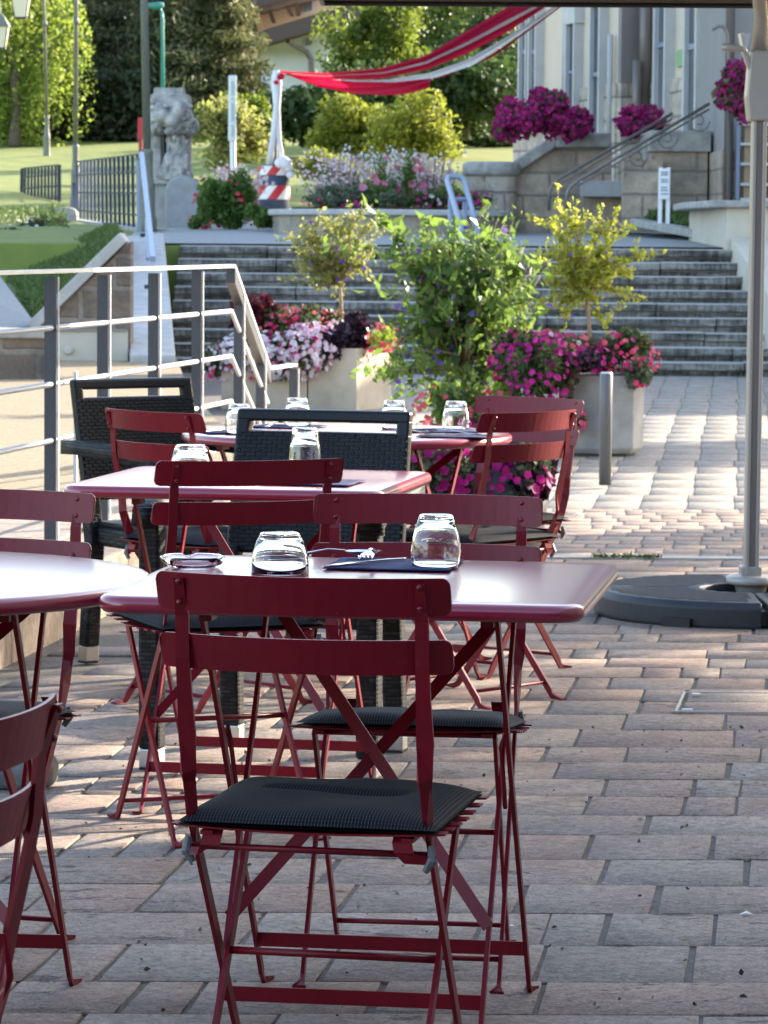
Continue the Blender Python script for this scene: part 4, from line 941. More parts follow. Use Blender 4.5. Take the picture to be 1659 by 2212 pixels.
# bunting: strips sagging from the post towards the hall
root = empty('bunting', P(597, 156, BX), 'red and white cloth bunting sagging from the post up to the hall', 'bunting')
def strip_cloth(path_top, path_bot, m, nm, y0=BX, y1=52.0, fold=.05):
    mb = MB(); n = 48
    def ev(path, t):
        xs_, ys_ = [p[0] for p in path], [p[1] for p in path]; x = lerp(xs_[0], xs_[-1], t); return x, float(np.interp(x, xs_, ys_))
    def fn(u, v):
        x, ya = ev(path_top, u); x2, yb = ev(path_bot, u); d = lerp(y0, y1, u) + fold * math.sin(v * 9 + u * 7) + .12 * math.sin(v * math.pi)
        return tuple(P(lerp(x, x2, v), lerp(ya, yb, v), d))
    mb.grid(fn, n, 8); o = mb.build(nm, m, root, True); return o
b0_ = [(600, 153), (700, 158), (820, 148), (920, 120), (1010, 66), (1097, 15), (1131, -10), (1160, -34)]
b1_ = [(600, 157), (700, 164), (830, 156), (920, 133), (1010, 90), (1097, 42), (1157, 12), (1215, -24)]
b2_ = [(600, 158), (700, 165), (830, 159), (920, 138), (1010, 97), (1097, 51), (1165, 14), (1222, -20)]
b3_ = [(600, 160), (700, 172), (820, 171), (920, 151), (1010, 116), (1097, 69), (1182, 13), (1232, -20)]
strip_cloth(b0_, b1_, M['bannerred'], 'red_strip', fold=.08)
strip_cloth(b1_, b2_, M['bannerwhite'], 'white_strip', fold=.03)
strip_cloth(b2_, b3_, M['bannerred'], 'red_strip', fold=.06)
strip_cloth([(640, 163), (760, 173), (830, 173), (930, 157), (1010, 128), (1097, 79), (1196, 14), (1240, -16)], [(640, 165), (760, 176), (850, 178), (940, 168), (1020, 142), (1097, 93), (1204, 15), (1244, -12)], M['bannerwhite'], 'white_strip', 59.8, 52, fold=.05)
strip_cloth([(620, 158), (700, 169), (760, 174), (830, 174), (875, 173), (932, 165)], [(620, 162), (690, 188), (760, 202), (830, 206), (880, 203), (926, 190)], M['bannerred'], 'red_strip', 59.8, 56.8, fold=.13)
strip_cloth([(935, 168), (1010, 146), (1060, 118), (1100, 93), (1206, 15), (1246, -12)], [(940, 170), (962, 164), (1062, 124), (1102, 97), (1208, 18), (1248, -9)], M['bannerred'], 'red_strip', 56.7, 52, fold=.03)
strip_cloth([(950, 160), (975, 150), (990, 148)], [(958, 168), (968, 160), (988, 150)], M['bannerred'], 'loose_end', 56.6, 56.2, fold=.03)

# ================================================================== TREES AND SHRUBS BEHIND
def gz_(x, d): return P(x, 300, d).x, d, zh(d) - .05
G1 = 'dark conifers behind the lawn'
for (x, d, h, rr, lab, n) in ((205, 96, 5.6, 2.4, 'tallest dark conifer behind the second lamp post', 12000), (300, 99, 5.6, 2.6, 'dark conifer directly behind the thick lamp post', 10000), (410, 97, 5.6, 2.6, 'brownish conifer above the monument', 11000), (478, 95, 5.4, 1.7, 'olive lit conifer between monument and white totem', 9000), (130, 101, 5.8, 2.4, 'conifer at the left end of the dark row, beside the willow', 9000), (352, 94, 5.2, 1.7, 'low dark conifer whose crown fills the gap above the railing', 7000)):
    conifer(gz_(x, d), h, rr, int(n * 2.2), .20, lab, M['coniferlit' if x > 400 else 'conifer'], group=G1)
root = empty('clipped_hedge', gz_(60, 93), 'dark hedge along the back of the lawn at the left edge', 'hedge')
a, b = P(-260, 300, 93), P(330, 300, 93); pts = np.stack([rng.uniform(a.x, b.x, 14000), rng.uniform(92.4, 94.4, 14000), zh(93) + rng.uniform(0, 1.75, 14000) + .12 * np.sin(rng.uniform(0, 40, 14000))], 1)
leaves('foliage', pts, .22, .12, M['hedge'], root)
broad_tree(gz_(30, 90), (P(24, 0, 91).x, 91, 5.9), (1.7, 1.5, 2.9), 20000, .11, M['willow'], 'bright drooping willow at the top left corner', 'willow_tree', k=50)
broad_tree(gz_(-90, 96), (P(-110, 0, 96).x, 96, 6.2), (2.2, 2, 3.0), 6000, .24, M['deci'], 'green tree beyond the left edge next to the willow')
broad_tree(gz_(832, 84), (P(832, 0, 84).x, 84, 5.6), (1.15, 1.1, 1.45), 19000, .10, M['deci'], 'bright round-topped green tree right of the chalet', k=40)
broad_tree(gz_(950, 100), (P(950, 0, 100).x, 100, 6.3), (2.7, 1.6, 2.2), 26000, .13, M['deci'], 'broad sunlit tree behind the bunting, left of the hall', k=60)
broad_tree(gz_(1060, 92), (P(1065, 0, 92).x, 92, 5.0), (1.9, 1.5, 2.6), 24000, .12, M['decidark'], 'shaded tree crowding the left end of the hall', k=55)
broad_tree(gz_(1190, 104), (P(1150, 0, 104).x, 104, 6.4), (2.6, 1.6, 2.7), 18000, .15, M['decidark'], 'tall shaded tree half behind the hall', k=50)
G2 = 'shrubs on the lawn'
def shrub(x, yb, d, w, h, n, L, m, label, group=G2, k=30, name='shrub'):
    b = P(x, yb, d); b.z -= .03
    return broad_tree(tuple(b), (b.x, b.y, b.z + h * .52), (w, w * .8, h * .5), n, L, m, label, name, 'shrub', group, k, .42, .05, .1, 9)
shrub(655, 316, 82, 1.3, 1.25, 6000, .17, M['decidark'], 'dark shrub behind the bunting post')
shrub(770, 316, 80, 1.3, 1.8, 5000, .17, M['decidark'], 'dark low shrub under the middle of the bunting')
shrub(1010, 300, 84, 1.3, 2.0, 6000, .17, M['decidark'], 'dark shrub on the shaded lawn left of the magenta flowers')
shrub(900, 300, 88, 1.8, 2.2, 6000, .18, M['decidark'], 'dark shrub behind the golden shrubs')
shrub(770, 345, 68, .80, 1.28, 9000, .085, M['yshrub'], 'left golden green shrub behind the rose bed', k=16)
shrub(905, 345, 67, .85, 1.22, 8000, .09, M['yshrub'], 'right golden green shrub behind the rose bed', k=16)
shrub(838, 350, 69, .6, .95, 3500, .10, M['deci'], 'small green shrub between the two golden shrubs')
shrub(497, 375, 66, .62, 1.35, 4500, .10, M['std'], 'pale leafy shrub behind the white totem')
shrub(540, 350, 74, .5, 1.25, 3500, .13, M['deci'], 'green shrub between totem and bunting post')
shrub(690, 392, 60, .5, .5, 2500, .08, M['yshrub'], 'low golden ground shrub right of the striped barrel')

# rose bush beside the monument
def flower_plant(name, label, base, w, h, nl, L, fm, flow, cat='plant', group=None, dp=None, top=False):
    """leafy mound with blossoms: flow = [(material, count, radius, part name)]"""
    root_ = empty(name, base, label, cat, group); dp = dp or w
    k = max(8, int(w * 40)); k = min(k, 40)
    cs, d_ = shell(k, (base[0], base[1], base[2] + h * .5), (w * .8, dp * .8, h * .42), .1)
    pts = clumps(nl, cs, np.array([[w, dp, h]]) * .30 * np.ones((k, 1))); pts[:, 2] = np.maximum(pts[:, 2], base[2] + .01)
    leaves('foliage', pts, L, L * .55, fm, root_)
    for (m_, n_, r_, pn) in flow:
        p, dr = shell(n_, (base[0], base[1], base[2] + h * .45), (w * 1.02, dp * 1.02, h * .58), .82)
        if top: p[:, 2] = base[2] + h * .55 + np.abs(p[:, 2] - base[2] - h * .45) * .9
        p += rng.normal(size=p.shape) * .06 * w; p[:, 2] = np.maximum(p[:, 2], base[2] + .02)
        dr = dr + np.array([0.15, -.5, .35]); blossoms(pn, p, dr, r_, m_, root_)
    return root_
def at(x, y, d): return tuple(P(x, y, d))
flower_plant('rose_bush', 'dark green rose bush with red blooms between monument and barrel', at(485, 492, 50.5), .48, .75, 6000, .07, M['bush'], [(mat('red_petal', (.55, .015, .04)), 26, .035, 'blossom')], 'rose bush', dp=.4)
flower_plant('rose_bush', 'low dark rose bush at the foot of the memorial slab', at(432, 494, 50.3), .2, .2, 900, .06, M['bush'], [(M['coral'], 9, .03, 'blossom')], 'rose bush')
flower_plant('rose_bush', 'small dark bush with magenta blooms against the bed wall end', at(560, 492, 49.5), .22, .36, 1300, .06, M['bush'], [(M['magenta'], 10, .03, 'blossom')], 'rose bush')
M['gaurapink'] = leafmat('gaura_petals', [(0.72, 0.44, 0.46), (0.76, 0.60, 0.60), (0.80, 0.72, 0.70)], 0.35)
def gaura(x0, x1, y0, y1, d, n, label, m=M['gaurapink'], br=.022, fol=M['greyfol']):
    a, b = P(x0, y1, d), P(x1, y0, d); root_ = empty('gaura_plant', ((a.x + b.x) / 2, d, a.z), label, 'flowers', 'tall airy flowering plants')
    mb = MB(); pts = []; lv = []
    for i in range(n):
        x = rng.normal((a.x + b.x) / 2, (b.x - a.x) * .27); top = a.z + (b.z - a.z) * rng.uniform(.35, 1) ; dd = d + rng.uniform(-.3, .3); s0 = Vector((lerp((a.x + b.x) / 2, x, .5), dd, a.z - .1)); e = Vector((x, dd, top))
        if i % 2 == 0: mb.tube([s0, s0.lerp(e, .6) + Vector((0, 0, .04)), e], .005, 4)
        for k in range(5): q = s0.lerp(e, rng.uniform(.55, 1.02)); pts.append((q.x + rng.normal() * .05, q.y + rng.normal() * .05, q.z + rng.normal() * .04))
        for k in range(7): q = s0.lerp(e, rng.uniform(.02, .8)); lv.append((q.x + rng.normal() * .05, q.y + rng.normal() * .05, q.z))
    mb.build('stems', M['twig'], root_); leaves('foliage', np.array(lv), .07, .022, fol, root_)
    blossoms('blossoms', np.array(pts), np.tile([[0, -1, .4]], (len(pts), 1)), br, m, root_)
gaura(665, 800, 328, 452, BD + 2.2, 150, 'left cloud of pale pink gaura in the rose bed'); gaura(860, 985, 330, 452, BD + 2.4, 150, 'right cloud of pale pink gaura in the rose bed')
gaura(760, 900, 318, 420, BD + 3.4, 90, 'white gaura at the back of the rose bed centre', M['whitepet'])
gaura(455, 560, 355, 440, 56, 130, 'pale gaura behind the rose bush, at the totem pole', M['gaurapink'], .026)
bz = bedtop
def bed(x, dd, w, h, m, flow, lab, name='bedding_plant', n=700, L=.05):
    q = P(x, 450, BD + dd); flower_plant(name, lab, (q.x, q.y, bz), w, h, n, L, m, flow, 'flowers', 'bedding flowers inside the curved wall', dp=.25)
bed(700, .5, .3, .16, M['greyfol'], [(M['pink'], 16, .024, 'blossom')], 'pink edging flowers at the left end of the curved bed')
bed(780, .4, .28, .15, M['fol'], [(M['magenta'], 16, .026, 'blossom')], 'magenta edging flowers in the left half of the curved bed')
bed(760, .9, .3, .3, M['greyfol'], [(M['coral'], 12, .022, 'blossom'), (M['whitepet'], 8, .024, 'blossom')], 'grey-green tuft with coral and white specks, left of centre')
bed(800, 1.1, .3, .48, M['bush'], [(M['rosepink'], 9, .05, 'blossom')], 'rose plant with large pink roses, lower left of the tall ones')
bed(830, 1.5, .22, .72, M['bush'], [(M['rosepink'], 14, .055, 'blossom')], 'tall rose with a pink cluster in the bed centre')
bed(890, 1.5, .22, .70, M['bush'], [(M['rosepink'], 16, .055, 'blossom')], 'tall rose with a pale pink cluster right of centre')
bed(850, .5, .3, .22, M['greyfol'], [(M['magenta'], 12, .025, 'blossom')], 'grey tuft with magenta specks at the bed centre')
bed(905, .4, .26, .18, M['fol'], [(M['magenta'], 15, .028, 'blossom')], 'magenta edging flowers left of the white ones')
bed(935, .45, .16, .22, M['fol'], [(M['whitepet'], 22, .03, 'blossom')], 'white flower cushion near the handrail loop', n=300)
bed(960, .5, .25, .17, M['fol'], [(M['magenta'], 16, .03, 'blossom')], 'magenta edging flowers behind the handrail loop')
bed(1030, .5, .3, .2, M['fol'], [(M['magenta'], 24, .03, 'blossom'), (M['coral'], 6, .03, 'blossom')], 'magenta flowers at the right end of the curved bed')
bed(960, 1.3, .4, .3, M['bush'], [(M['rosepink'], 8, .03, 'blossom')], 'dark green filler plant in the right half of the bed', n=1200)
bed(730, 1.3, .4, .3, M['greyfol'], [(M['palepink'], 10, .025, 'blossom')], 'grey-green filler plant in the left half of the bed', n=1200)
# left flower strip
for (x, y, d, m_, lab) in ((15, 548, 50, M['pink'], 'pink flowers at the left edge of the grass bank'), (70, 520, 53, M['whitepet'], 'dark foliage with white spikes below the far grass bank'), (95, 512, 56, M['magenta'], 'dark foliage with a magenta clump next to the stone posts')):
    flower_plant('border_flowers', lab, at(x, y, d), .42, .32, 1600, .05, M['hedge'], [(m_, 40, .026, 'blossom')], 'flowers', 'border flowers on the bank')

# grass strip with kerb near the white sign
quadgrid('side_lawn', P(1400, 478, 47.0), P(1600, 512, 43.5), P(1400, 470, 48.0), P(1620, 470, 47.5), M['bankgrass'], 6, .02)
mb = MB(); mb.slab(P(1375, 480, 47.2), P(1600, 522, 43.0), (.18, .05, 0), (0, 0, .10)); struct(mb.build('lawn_kerb', M['greystone'], bevel=.01))
gp = []
for k in range(2200):
    u, v = R.random(), R.random(); p = P(1400, 478, 47.0).lerp(P(1600, 512, 43.5), u).lerp(P(1400, 470, 48.0).lerp(P(1620, 470, 47.5), u), v); gp.append((p.x, p.y, p.z + .06))
stuff(tag(leaves('grass_tufts', np.array(gp), .16, .03, M['bankgrassleaf'], droop=-1.2), 'ragged grass growing beneath the white sign', 'grass'))

# magenta flower masses at the hall
def mass(x, y, w, h, d, label, n=900, cat='flowers', pot=False, bl=.030):
    n = int(n * 2.2)
    c = P(x, y, d); s_ = d / F; root_ = empty('geranium_mass', (c.x, c.y, c.z - h * s_), label, cat, 'magenta geranium masses at the hall')
    cs, _ = shell(26, c, (w * s_ * .8, .35, h * s_ * .8), .1)
    leaves('foliage', clumps(int(n * 1.2), cs, .30 * h * s_), .075, .05, M['fol'], root_)
    pts = clumps(n, cs, np.array([[w * s_, .45, h * s_]]) * .42 * np.ones((26, 1))); blossoms('blossoms', pts, np.tile([[-.2, -1, .3]], (n, 1)), bl, M['geranium'], root_)
    if pot:
        mb = MB(); mb.lathe([(.16, 0), (.24, .35), (.26, .36)], (c.x, c.y + .2, c.z - h * s_ - .3), 14); mb.build('pot', M['pipe'], root_, True)
    return root_
mass(1112, 262, 46, 44, 48, 'leftmost magenta flower mass over the parapet slope', 700)
mass(1180, 240, 46, 54, 48.4, 'tallest magenta flower mass at the hall corner', 900)
mass(1240, 265, 36, 38, 49.6, 'small magenta flower mass right of the tallest one', 500)
mass(1388, 266, 56, 38, 49.9, 'magenta flower mass behind the slanting handrails', 900)
g = mass(1600, 190, 50, 72, 44, 'hanging magenta flower basket beside the parasol pole', 1300, pot=False, bl=.024)
root = empty('curved_pole', P(1573, 445, 44), 'thin metal pole with a curved top carrying the magenta basket', 'pole'); mb = MB(); mb.tube([P(1573, 445, 44), P(1574, 110, 44), P(1572, 75, 44), P(1564, 58, 44), P(1552, 56, 44), P(1538, 64, 44)], .022); mb.build('shaft', M['pipe'], root, True)

# ================================================================== PLANTERS AND THEIR PLANTS
def ring_poly(c, r, n, rot): return [(c[0] + r * math.cos(rot + 2 * math.pi * i / n), c[1] + r * math.sin(rot + 2 * math.pi * i / n)) for i in range(n)]
def planter(name, poly, z0, z1, m, label, wall=.055, foot=None):
    cx_ = sum(p[0] for p in poly) / len(poly); cy_ = sum(p[1] for p in poly) / len(poly)
    root = empty(name, (cx_, cy_, z0), label, 'planter', 'concrete flower planters')
    inn = [(lerp(p[0], cx_, .16), lerp(p[1], cy_, .16)) for p in poly]; n = len(poly)
    mb = MB(); zf = z0 + (.03 if foot else 0); ch = [(lerp(p[0], cx_, .10), lerp(p[1], cy_, .10)) for p in poly] if foot else poly
    loops = [[(x, y, zf) for x, y in ch], [(x, y, zf + (.035 if foot else .001)) for x, y in poly], [(x, y, z1) for x, y in poly], [(x, y, z1) for x, y in inn], [(x, y, z1 - .05) for x, y in inn]]
    mb.loft(loops); mb.build('tub', m, root, bevel=.008)
    if foot:
        mb = MB(); mb.prism([(lerp(p[0], cx_, .2), lerp(p[1], cy_, .2)) for p in poly], z0 - .01, zf + .001); mb.build('foot', M['black'], root)
    mb = MB(); mb.prism([(lerp(p[0], cx_, .17), lerp(p[1], cy_, .17)) for p in poly], z1 - .049, z1 - .02); mb.build('soil', M['soil'], root)
    return root
LD = 29.7; z0 = zg(LD) - .014
l, r_ = P(478, 880, LD), P(664, 880, LD); zt = P(570, 800, LD).z
planter('box_planter', [(l.x, LD), (r_.x - .005, LD), (r_.x - .005, LD + .6), (l.x, LD + .6)], z0, zt, M['concrete'], 'long pale concrete box planter with white and pink petunias, behind the handrail')
l2_, m2_, r2_ = P(666, 880, LD), P(770, 880, LD - .12), P(845, 880, LD + .58); zt2 = P(750, 752, LD).z
planter('corner_planter', [(l2_.x, LD + .0), (m2_.x, LD - .14), (r2_.x, LD + .52), (r2_.x - .06, LD + .85), (l2_.x + .1, LD + .9), (l2_.x - .0, LD + .4)], z0, zt2, M['concrete'], 'taller pale concrete planter holding the clipped standard tree and purple foliage')
RD = 23.4; zr = zg(RD) - .014; ztr = P(1300, 812, RD).z
rc = P(1292, 980, RD); rp = ring_poly((P(1303, 980, RD).x, RD + .27), .285, 8, 0.0)
planter('octagonal_planter', rp, zr, ztr, M['concretegrey'], 'octagonal grey concrete planter behind the bollard holding the yellow tree', foot=True)

# flowers of the left planters
def fp(x, y, d, w, h, nl, L, fm, flow, label, name='petunia_plant', dp=.22, cat='flowers', group='flowering plants in the planters'):
    return flower_plant(name, label, tuple(P(x, y, d)), w * 1.3, h * 1.35, int(nl * 1.5), L, fm, [(a_, int(b_ * 1.3), c_, d_) for a_, b_, c_, d_ in flow], cat, group, dp * 1.3)
fp(480, 822, LD + .15, .17, .23, 900, .035, M['fol'], [(M['palepink'], 142, 0.0217, 'pale_blossom'), (M['pink'], 57, 0.0178, 'pink_blossom')], 'pale and pink petunias spilling over the left end of the box planter')
fp(535, 800, LD + .12, .22, .22, 1100, .035, M['fol'], [(M['whitepet'], 285, 0.0217, 'white_blossom'), (M['palepink'], 95, 0.0217, 'pale_blossom')], 'white petunia mound seen between the handrail posts')
fp(612, 822, LD + .06, .26, .30, 1500, .035, M['fol'], [(M['whitepet'], 190, 0.0234, 'white_blossom'), (M['palepink'], 261, 0.0234, 'pale_blossom'), (M['pink'], 114, 0.0178, 'pink_blossom')], 'large white and pink petunia mound hanging over the box planter front')
fp(668, 800, LD - .02, .18, .30, 1000, .035, M['fol'], [(M['palepink'], 237, 0.0253, 'pale_blossom'), (M['pink'], 68, 0.0192, 'pink_blossom')], 'pale pink petunias hanging between the two left planters')
fp(625, 742, LD + .3, .26, .22, 1300, .04, M['fol'], [(M['pink'], 133, 0.0178, 'pink_blossom'), (M['coral'], 76, 0.0178, 'coral_blossom')], 'red and coral petunias at the back of the box planter')
fp(690, 722, LD + .35, .2, .16, 700, .04, M['fol'], [(M['palepink'], 71, 0.0199, 'pale_blossom'), (M['coral'], 49, 0.0163, 'coral_blossom')], 'coral and lilac petunias left of the standard trunk')
fp(548, 760, LD + .32, .20, .34, 2200, .07, M['redfol'], [], 'dark red leaved plant at the back of the box planter', 'coleus_plant', cat='plant')
fp(752, 776, LD + .12, .20, .25, 2600, .085, M['purplefol'], [(M['magenta'], 9, 0.0178, 'blossom')], 'dark purple foliage overhanging the taller left planter', 'purple_foliage_plant', cat='plant')
fp(826, 762, LD + .1, .12, .18, 450, .035, M['limefol'], [(M['coral'], 87, 0.0207, 'blossom')], 'coral blooms over lime leaves at the right rim of the taller planter')

# the clipped standard (small lantana-like tree)
def twiggy(name, label, base, fork, tips, nleaf, L, Wd, m, rad, flowers=None, r0_=.018, cat='tree', stem='twig', droop=.25, spread=.045):
    """stem, branches reaching to the tips, leaves strung along the branches"""
    root_ = empty(name, base, label, cat); mb = MB(); base = Vector(base); fork = Vector(fork)
    mid = base.lerp(fork, .5) + Vector((.012, 0, 0)); mb.tube([base, mid, fork], [r0_, r0_ * .85, r0_ * .7], 8)
    segs = []
    for t in tips:
        t = Vector(t); s0 = base.lerp(fork, R.uniform(.72, 1.0)); q = s0.lerp(t, .55) + Vector((R.uniform(-1, 1), R.uniform(-1, 1), R.uniform(0, 1.2))) * rad * .12
        mb.tube([s0, q, t], [r0_ * .4, r0_ * .25, r0_ * .1], 5); segs.append((q, t)); segs.append((s0.lerp(q, .4), q))
        for k in range(3):
            b0 = q.lerp(t, R.uniform(0, .8)); b1 = b0 + Vector((R.gauss(0, 1), R.gauss(0, 1), R.gauss(.2, .8))) * rad * .30; mb.tube([b0, b1], [r0_ * .15, r0_ * .06], 4); segs.append((b0, b1))
    mb.build('stem', M[stem], root_, True)
    ln = np.array([(b - a).length + .02 for a, b in segs]); k = rng.choice(len(segs), nleaf, p=ln / ln.sum())
    A = np.array([tuple(a) for a, b in segs])[k]; Bv = np.array([tuple(b) for a, b in segs])[k]; t = rng.uniform(0, 1.05, (nleaf, 1))
    pts = A + (Bv - A) * t + rng.normal(size=(nleaf, 3)) * spread * rad
    leaves('foliage', pts, L, Wd, m, root_, droop)
    if flowers:
        k = rng.choice(nleaf, flowers[1]); blossoms('blossoms', pts[k] + rng.normal(size=(flowers[1], 3)) * .03 + np.array([0, -.05, 0]), np.tile([[0, -1, .3]], (flowers[1], 1)), flowers[2], flowers[0], root_)
    return root_
def tipcloud(c, r, n, lo=.7): p, d_ = shell(n, c, r, lo); return [tuple(q) for q in p]
pd = 30.1
tp = tipcloud(P(716, 540, pd), (.37, .33, .29), 34) + [tuple(P(x, y, pd)) for x, y in ((618, 500), (650, 470), (690, 455), (742, 452), (785, 438), (795, 445), (830, 490), (815, 470), (655, 600), (700, 615), (800, 580), (640, 560), (735, 620))]
twiggy('standard_tree', 'small round-headed standard tree with lilac flecks and a bare stem, in the taller left planter', P(737, 735, pd), P(731, 575, pd), tp, 3200, .047, .02, M['std'], .36, (M['violet'], 40, .017))
# the big green bush with violet flowers
bd_ = 24.4
tp = tipcloud(P(1000, 720, bd_), (.50, .38, .52), 40, .3) + [tuple(P(R.gauss(1000, 95), R.uniform(455, 600), bd_ + R.uniform(-.25, .25))) for _ in range(16)] + [tuple(P(x, y, bd_ + R.uniform(-.25, .25))) for x, y in ((870, 500), (905, 470), (945, 480), (985, 520), (1050, 490), (1090, 480), (1130, 520), (1145, 560), (860, 560), (850, 640), (1160, 640), (1170, 720), (830, 820), (850, 860), (1150, 800), (1120, 590), (1020, 560), (930, 560), (905, 880), (1030, 900), (965, 905), (812, 812), (890, 520))]
twiggy('flowering_bush', 'large bushy green shrub with violet flowers standing in the middle', P(1000, 930, bd_), P(1000, 760, bd_), tp, 4600, .084, .032, M['bush'], .54, (M['violet'], 70, .022), .02, 'shrub', 'twig', .5, .06)
flower_plant('petunia_plant', 'coral and pink petunias at the foot of the violet-flowered bush', tuple(P(985, 925, 23.5)), .34, .26, 1200, .05, M['bush'], [(M['coral'], 46, .024, 'blossom')], 'flowers', 'flowering plants in the planters', .25)
# yellow tree in the octagonal planter
td = RD + .3
tp = tipcloud(P(1262, 570, td), (.24, .22, .32), 26, .4) + [tuple(P(x, y, td + R.uniform(-.1, .1))) for x, y in ((1188, 482), (1200, 465), (1215, 450), (1245, 432), (1262, 455), (1300, 445), (1330, 452), (1350, 480), (1180, 520), (1390, 545), (1360, 560), (1395, 650), (1370, 600), (1330, 630), (1170, 600), (1205, 690), (1290, 690), (1170, 650), (1320, 560))]
twiggy('yellow_tree', 'sunlit yellow-green small tree in the octagonal planter', P(1275, 790, td), P(1262, 590, td), tp, 4000, .038, .017, M['yl'], .30, (M['violet'], 8, .014), .016)
twiggy_end = True
fp(1200, 800, RD + .2, .20, .20, 1100, .04, M['fol'], [(M['pink'], 51, 0.0172, 'blossom'), (M['palepink'], 44, 0.0172, 'pale_blossom'), (M['coral'], 51, 0.0172, 'coral_blossom')], 'pale and coral petunias at the back left of the octagonal planter')
fp(1262, 805, RD + .12, .17, .13, 1600, .045, M['purplefol'], [(M['magenta'], 61, 0.0187, 'blossom')], 'dark leaved plant with magenta blooms at the foot of the yellow tree', 'purple_foliage_plant')
fp(1345, 805, RD + .25, .19, .19, 1500, .036, M['fol'], [(M['pink'], 102, 0.0187, 'blossom'), (M['coral'], 34, 0.0172, 'coral_blossom')], 'pink petunias at the right rim of the octagonal planter')
fp(1375, 838, RD + .2, .08, .16, 700, .036, M['greyfol'], [(M['pink'], 27, 0.0156, 'blossom')], 'grey-green trailing plant hanging over the right rim', 'trailing_plant')
fp(1168, 870, RD - .05, .18, .33, 1500, .042, M['fol'], [(M['magenta'], 178, 0.0203, 'blossom')], 'magenta petunias trailing down the left side of the octagonal planter')
fp(1125, 830, RD + .2, .16, .26, 900, .042, M['fol'], [(M['magenta'], 68, 0.0187, 'blossom'), (M['pink'], 34, 0.0172, 'pink_blossom')], 'crimson petunias between the big bush and the octagonal planter')
fp(1225, 930, RD - .1, .10, .14, 400, .04, M['fol'], [(M['pink'], 44, 0.0172, 'blossom')], 'pink petunias low beside the octagonal planter, behind the red chairs')
fp(1085, 905, RD + .3, .16, .16, 700, .06, M['limefol'], [(M['coral'], 51, 0.0187, 'blossom')], 'lime leaved plant with coral blooms behind the red chairs')

# dark tub with petunias behind the round table
TD = 14.6; c = P(1060, 1195, TD); zt = P(1060, 1010, TD).z
root = empty('dark_tub', (c.x, TD + .2, zg(TD) - .01), 'dark grey round tub of trailing petunias behind the round table', 'planter')
mb = MB(); h = zt - zg(TD); mb.lathe([(.20, 0), (.27, h), (.255, h), (.24, h - .05)], (c.x, TD + .2, zg(TD) - .01), 32); mb.build('tub', mat('dark_slate_tub', (.10, .11, .125), (.14, .15, .165), .6, scale=4), root, True)
mb = MB(); mb.lathe([(.238, h - .06), (.238, h - .03)], (c.x, TD + .2, zg(TD) - .01), 24); mb.build('soil', M['soil'], root)
for (x, y, w, hh, n_, lab) in ((930, 1082, .17, .30, 40, 'magenta petunias trailing at the left of the dark tub'), (1010, 1090, .20, .32, 70, 'magenta petunias in the middle of the dark tub'), (1110, 1098, .15, .28, 36, 'magenta petunias hanging low at the right of the dark tub')):
    flower_plant('petunia_plant', lab, tuple(P(x, y, TD - .02)), w, hh, 1700, .032, M['greyfol'], [(M['magenta'], int(n_ * 2.0), .019, 'blossom')], 'flowers', 'petunias in the dark tub', .16)
flower_plant('purple_foliage_plant', 'dark purple foliage at the right rim of the dark tub', tuple(P(1140, 1072, TD + .05)), .13, .24, 1500, .075, M['purplefol'], [], 'plant', None, .14)
flower_plant('purple_foliage_plant', 'dark purple foliage at the top of the dark tub under the red chairs', tuple(P(1040, 1000, TD + .25)), .2, .16, 1200, .065, M['purplefol'], [(M['magenta'], 20, 0.0172, 'blossom')], 'plant', None, .14)

# bollard
bdp = 20.4; b = P(1307, 1040, bdp); t = P(1311, 806, bdp); root = empty('bollard', b, 'slim round grey metal bollard in front of the octagonal planter', 'bollard')
mb = MB(); h = t.z - b.z; mb.lathe([(.036, -.02), (.036, h - .006), (.032, h)], b, 24); mb.build('post', M['bollard'], root, True)
mb = MB(); mb.lathe([(.034, h - .004), (.033, h + .004), (.02, h + .006)], b, 24); mb.build('cap', M['alu'], root, True)

# ================================================================== HANDRAIL ON THE PLATFORM
root = empty('platform_handrail', (-1.1, 14, PZ), 'grey metal handrail with horizontal round bars along the platform kerb', 'handrail')
posts = [(109, 12.9), (222, 13.75), (331, 14.6), (424, 15.45)]
pp = [P(x, 900, d) for x, d in posts]; pp = [Vector((p.x, p.y, PZ)) for p in pp]
dirv = (pp[-1] - pp[0]).normalized(); sid = Vector((dirv.y, -dirv.x, 0))
pm = pp[0] - dirv * .87; pm2 = pm - dirv * .87
ZR = 1.165
def fpost(p, zt, z0=PZ, w=.044):
    mb = MB(); mb.slab((p.x, p.y, z0), (p.x, p.y, zt - .02), sid * w, dirv * .012); mb.build('post', M['postgrey'], root)
    mb = MB(); q = p + dirv * .012 + sid * .026; mb.slab((q.x, q.y, z0), (q.x, q.y, zt - .02), sid * .004, dirv * .010); mb.build('lit_edge_strip', M['stainless'], root)  # pale strip laid on as the post's sunlit edge
    if z0 > 0:
        mb = MB(); mb.slab((p.x, p.y, z0 - .002), (p.x, p.y, z0 + .010), sid * .11, dirv * .09); mb.build('foot_plate', M['postgrey'], root)
for p in [pm2, pm] + pp: fpost(p, ZR)
s0_ = pp[-1] + dirv * .75; s1_ = P(577, 796, 18.3); s1_ = Vector((s1_.x, s1_.y, s1_.z)); s2_ = P(634, 788, 18.7)
top = [pm2 - dirv * .5, s0_]
mb = MB(); mb.slab((top[0].x, top[0].y, ZR), (s0_.x, s0_.y, ZR), sid * .045, (0, 0, .014)); mb.build('top_rail', M['stainless'], root)
sd_ = (s1_ - Vector((s0_.x, s0_.y, ZR))).normalized()
mb = MB(); mb.slab((s0_.x, s0_.y, ZR), s1_, sid * .045, (0, 0, .016)); mb.build('top_rail', M['stainless'], root)
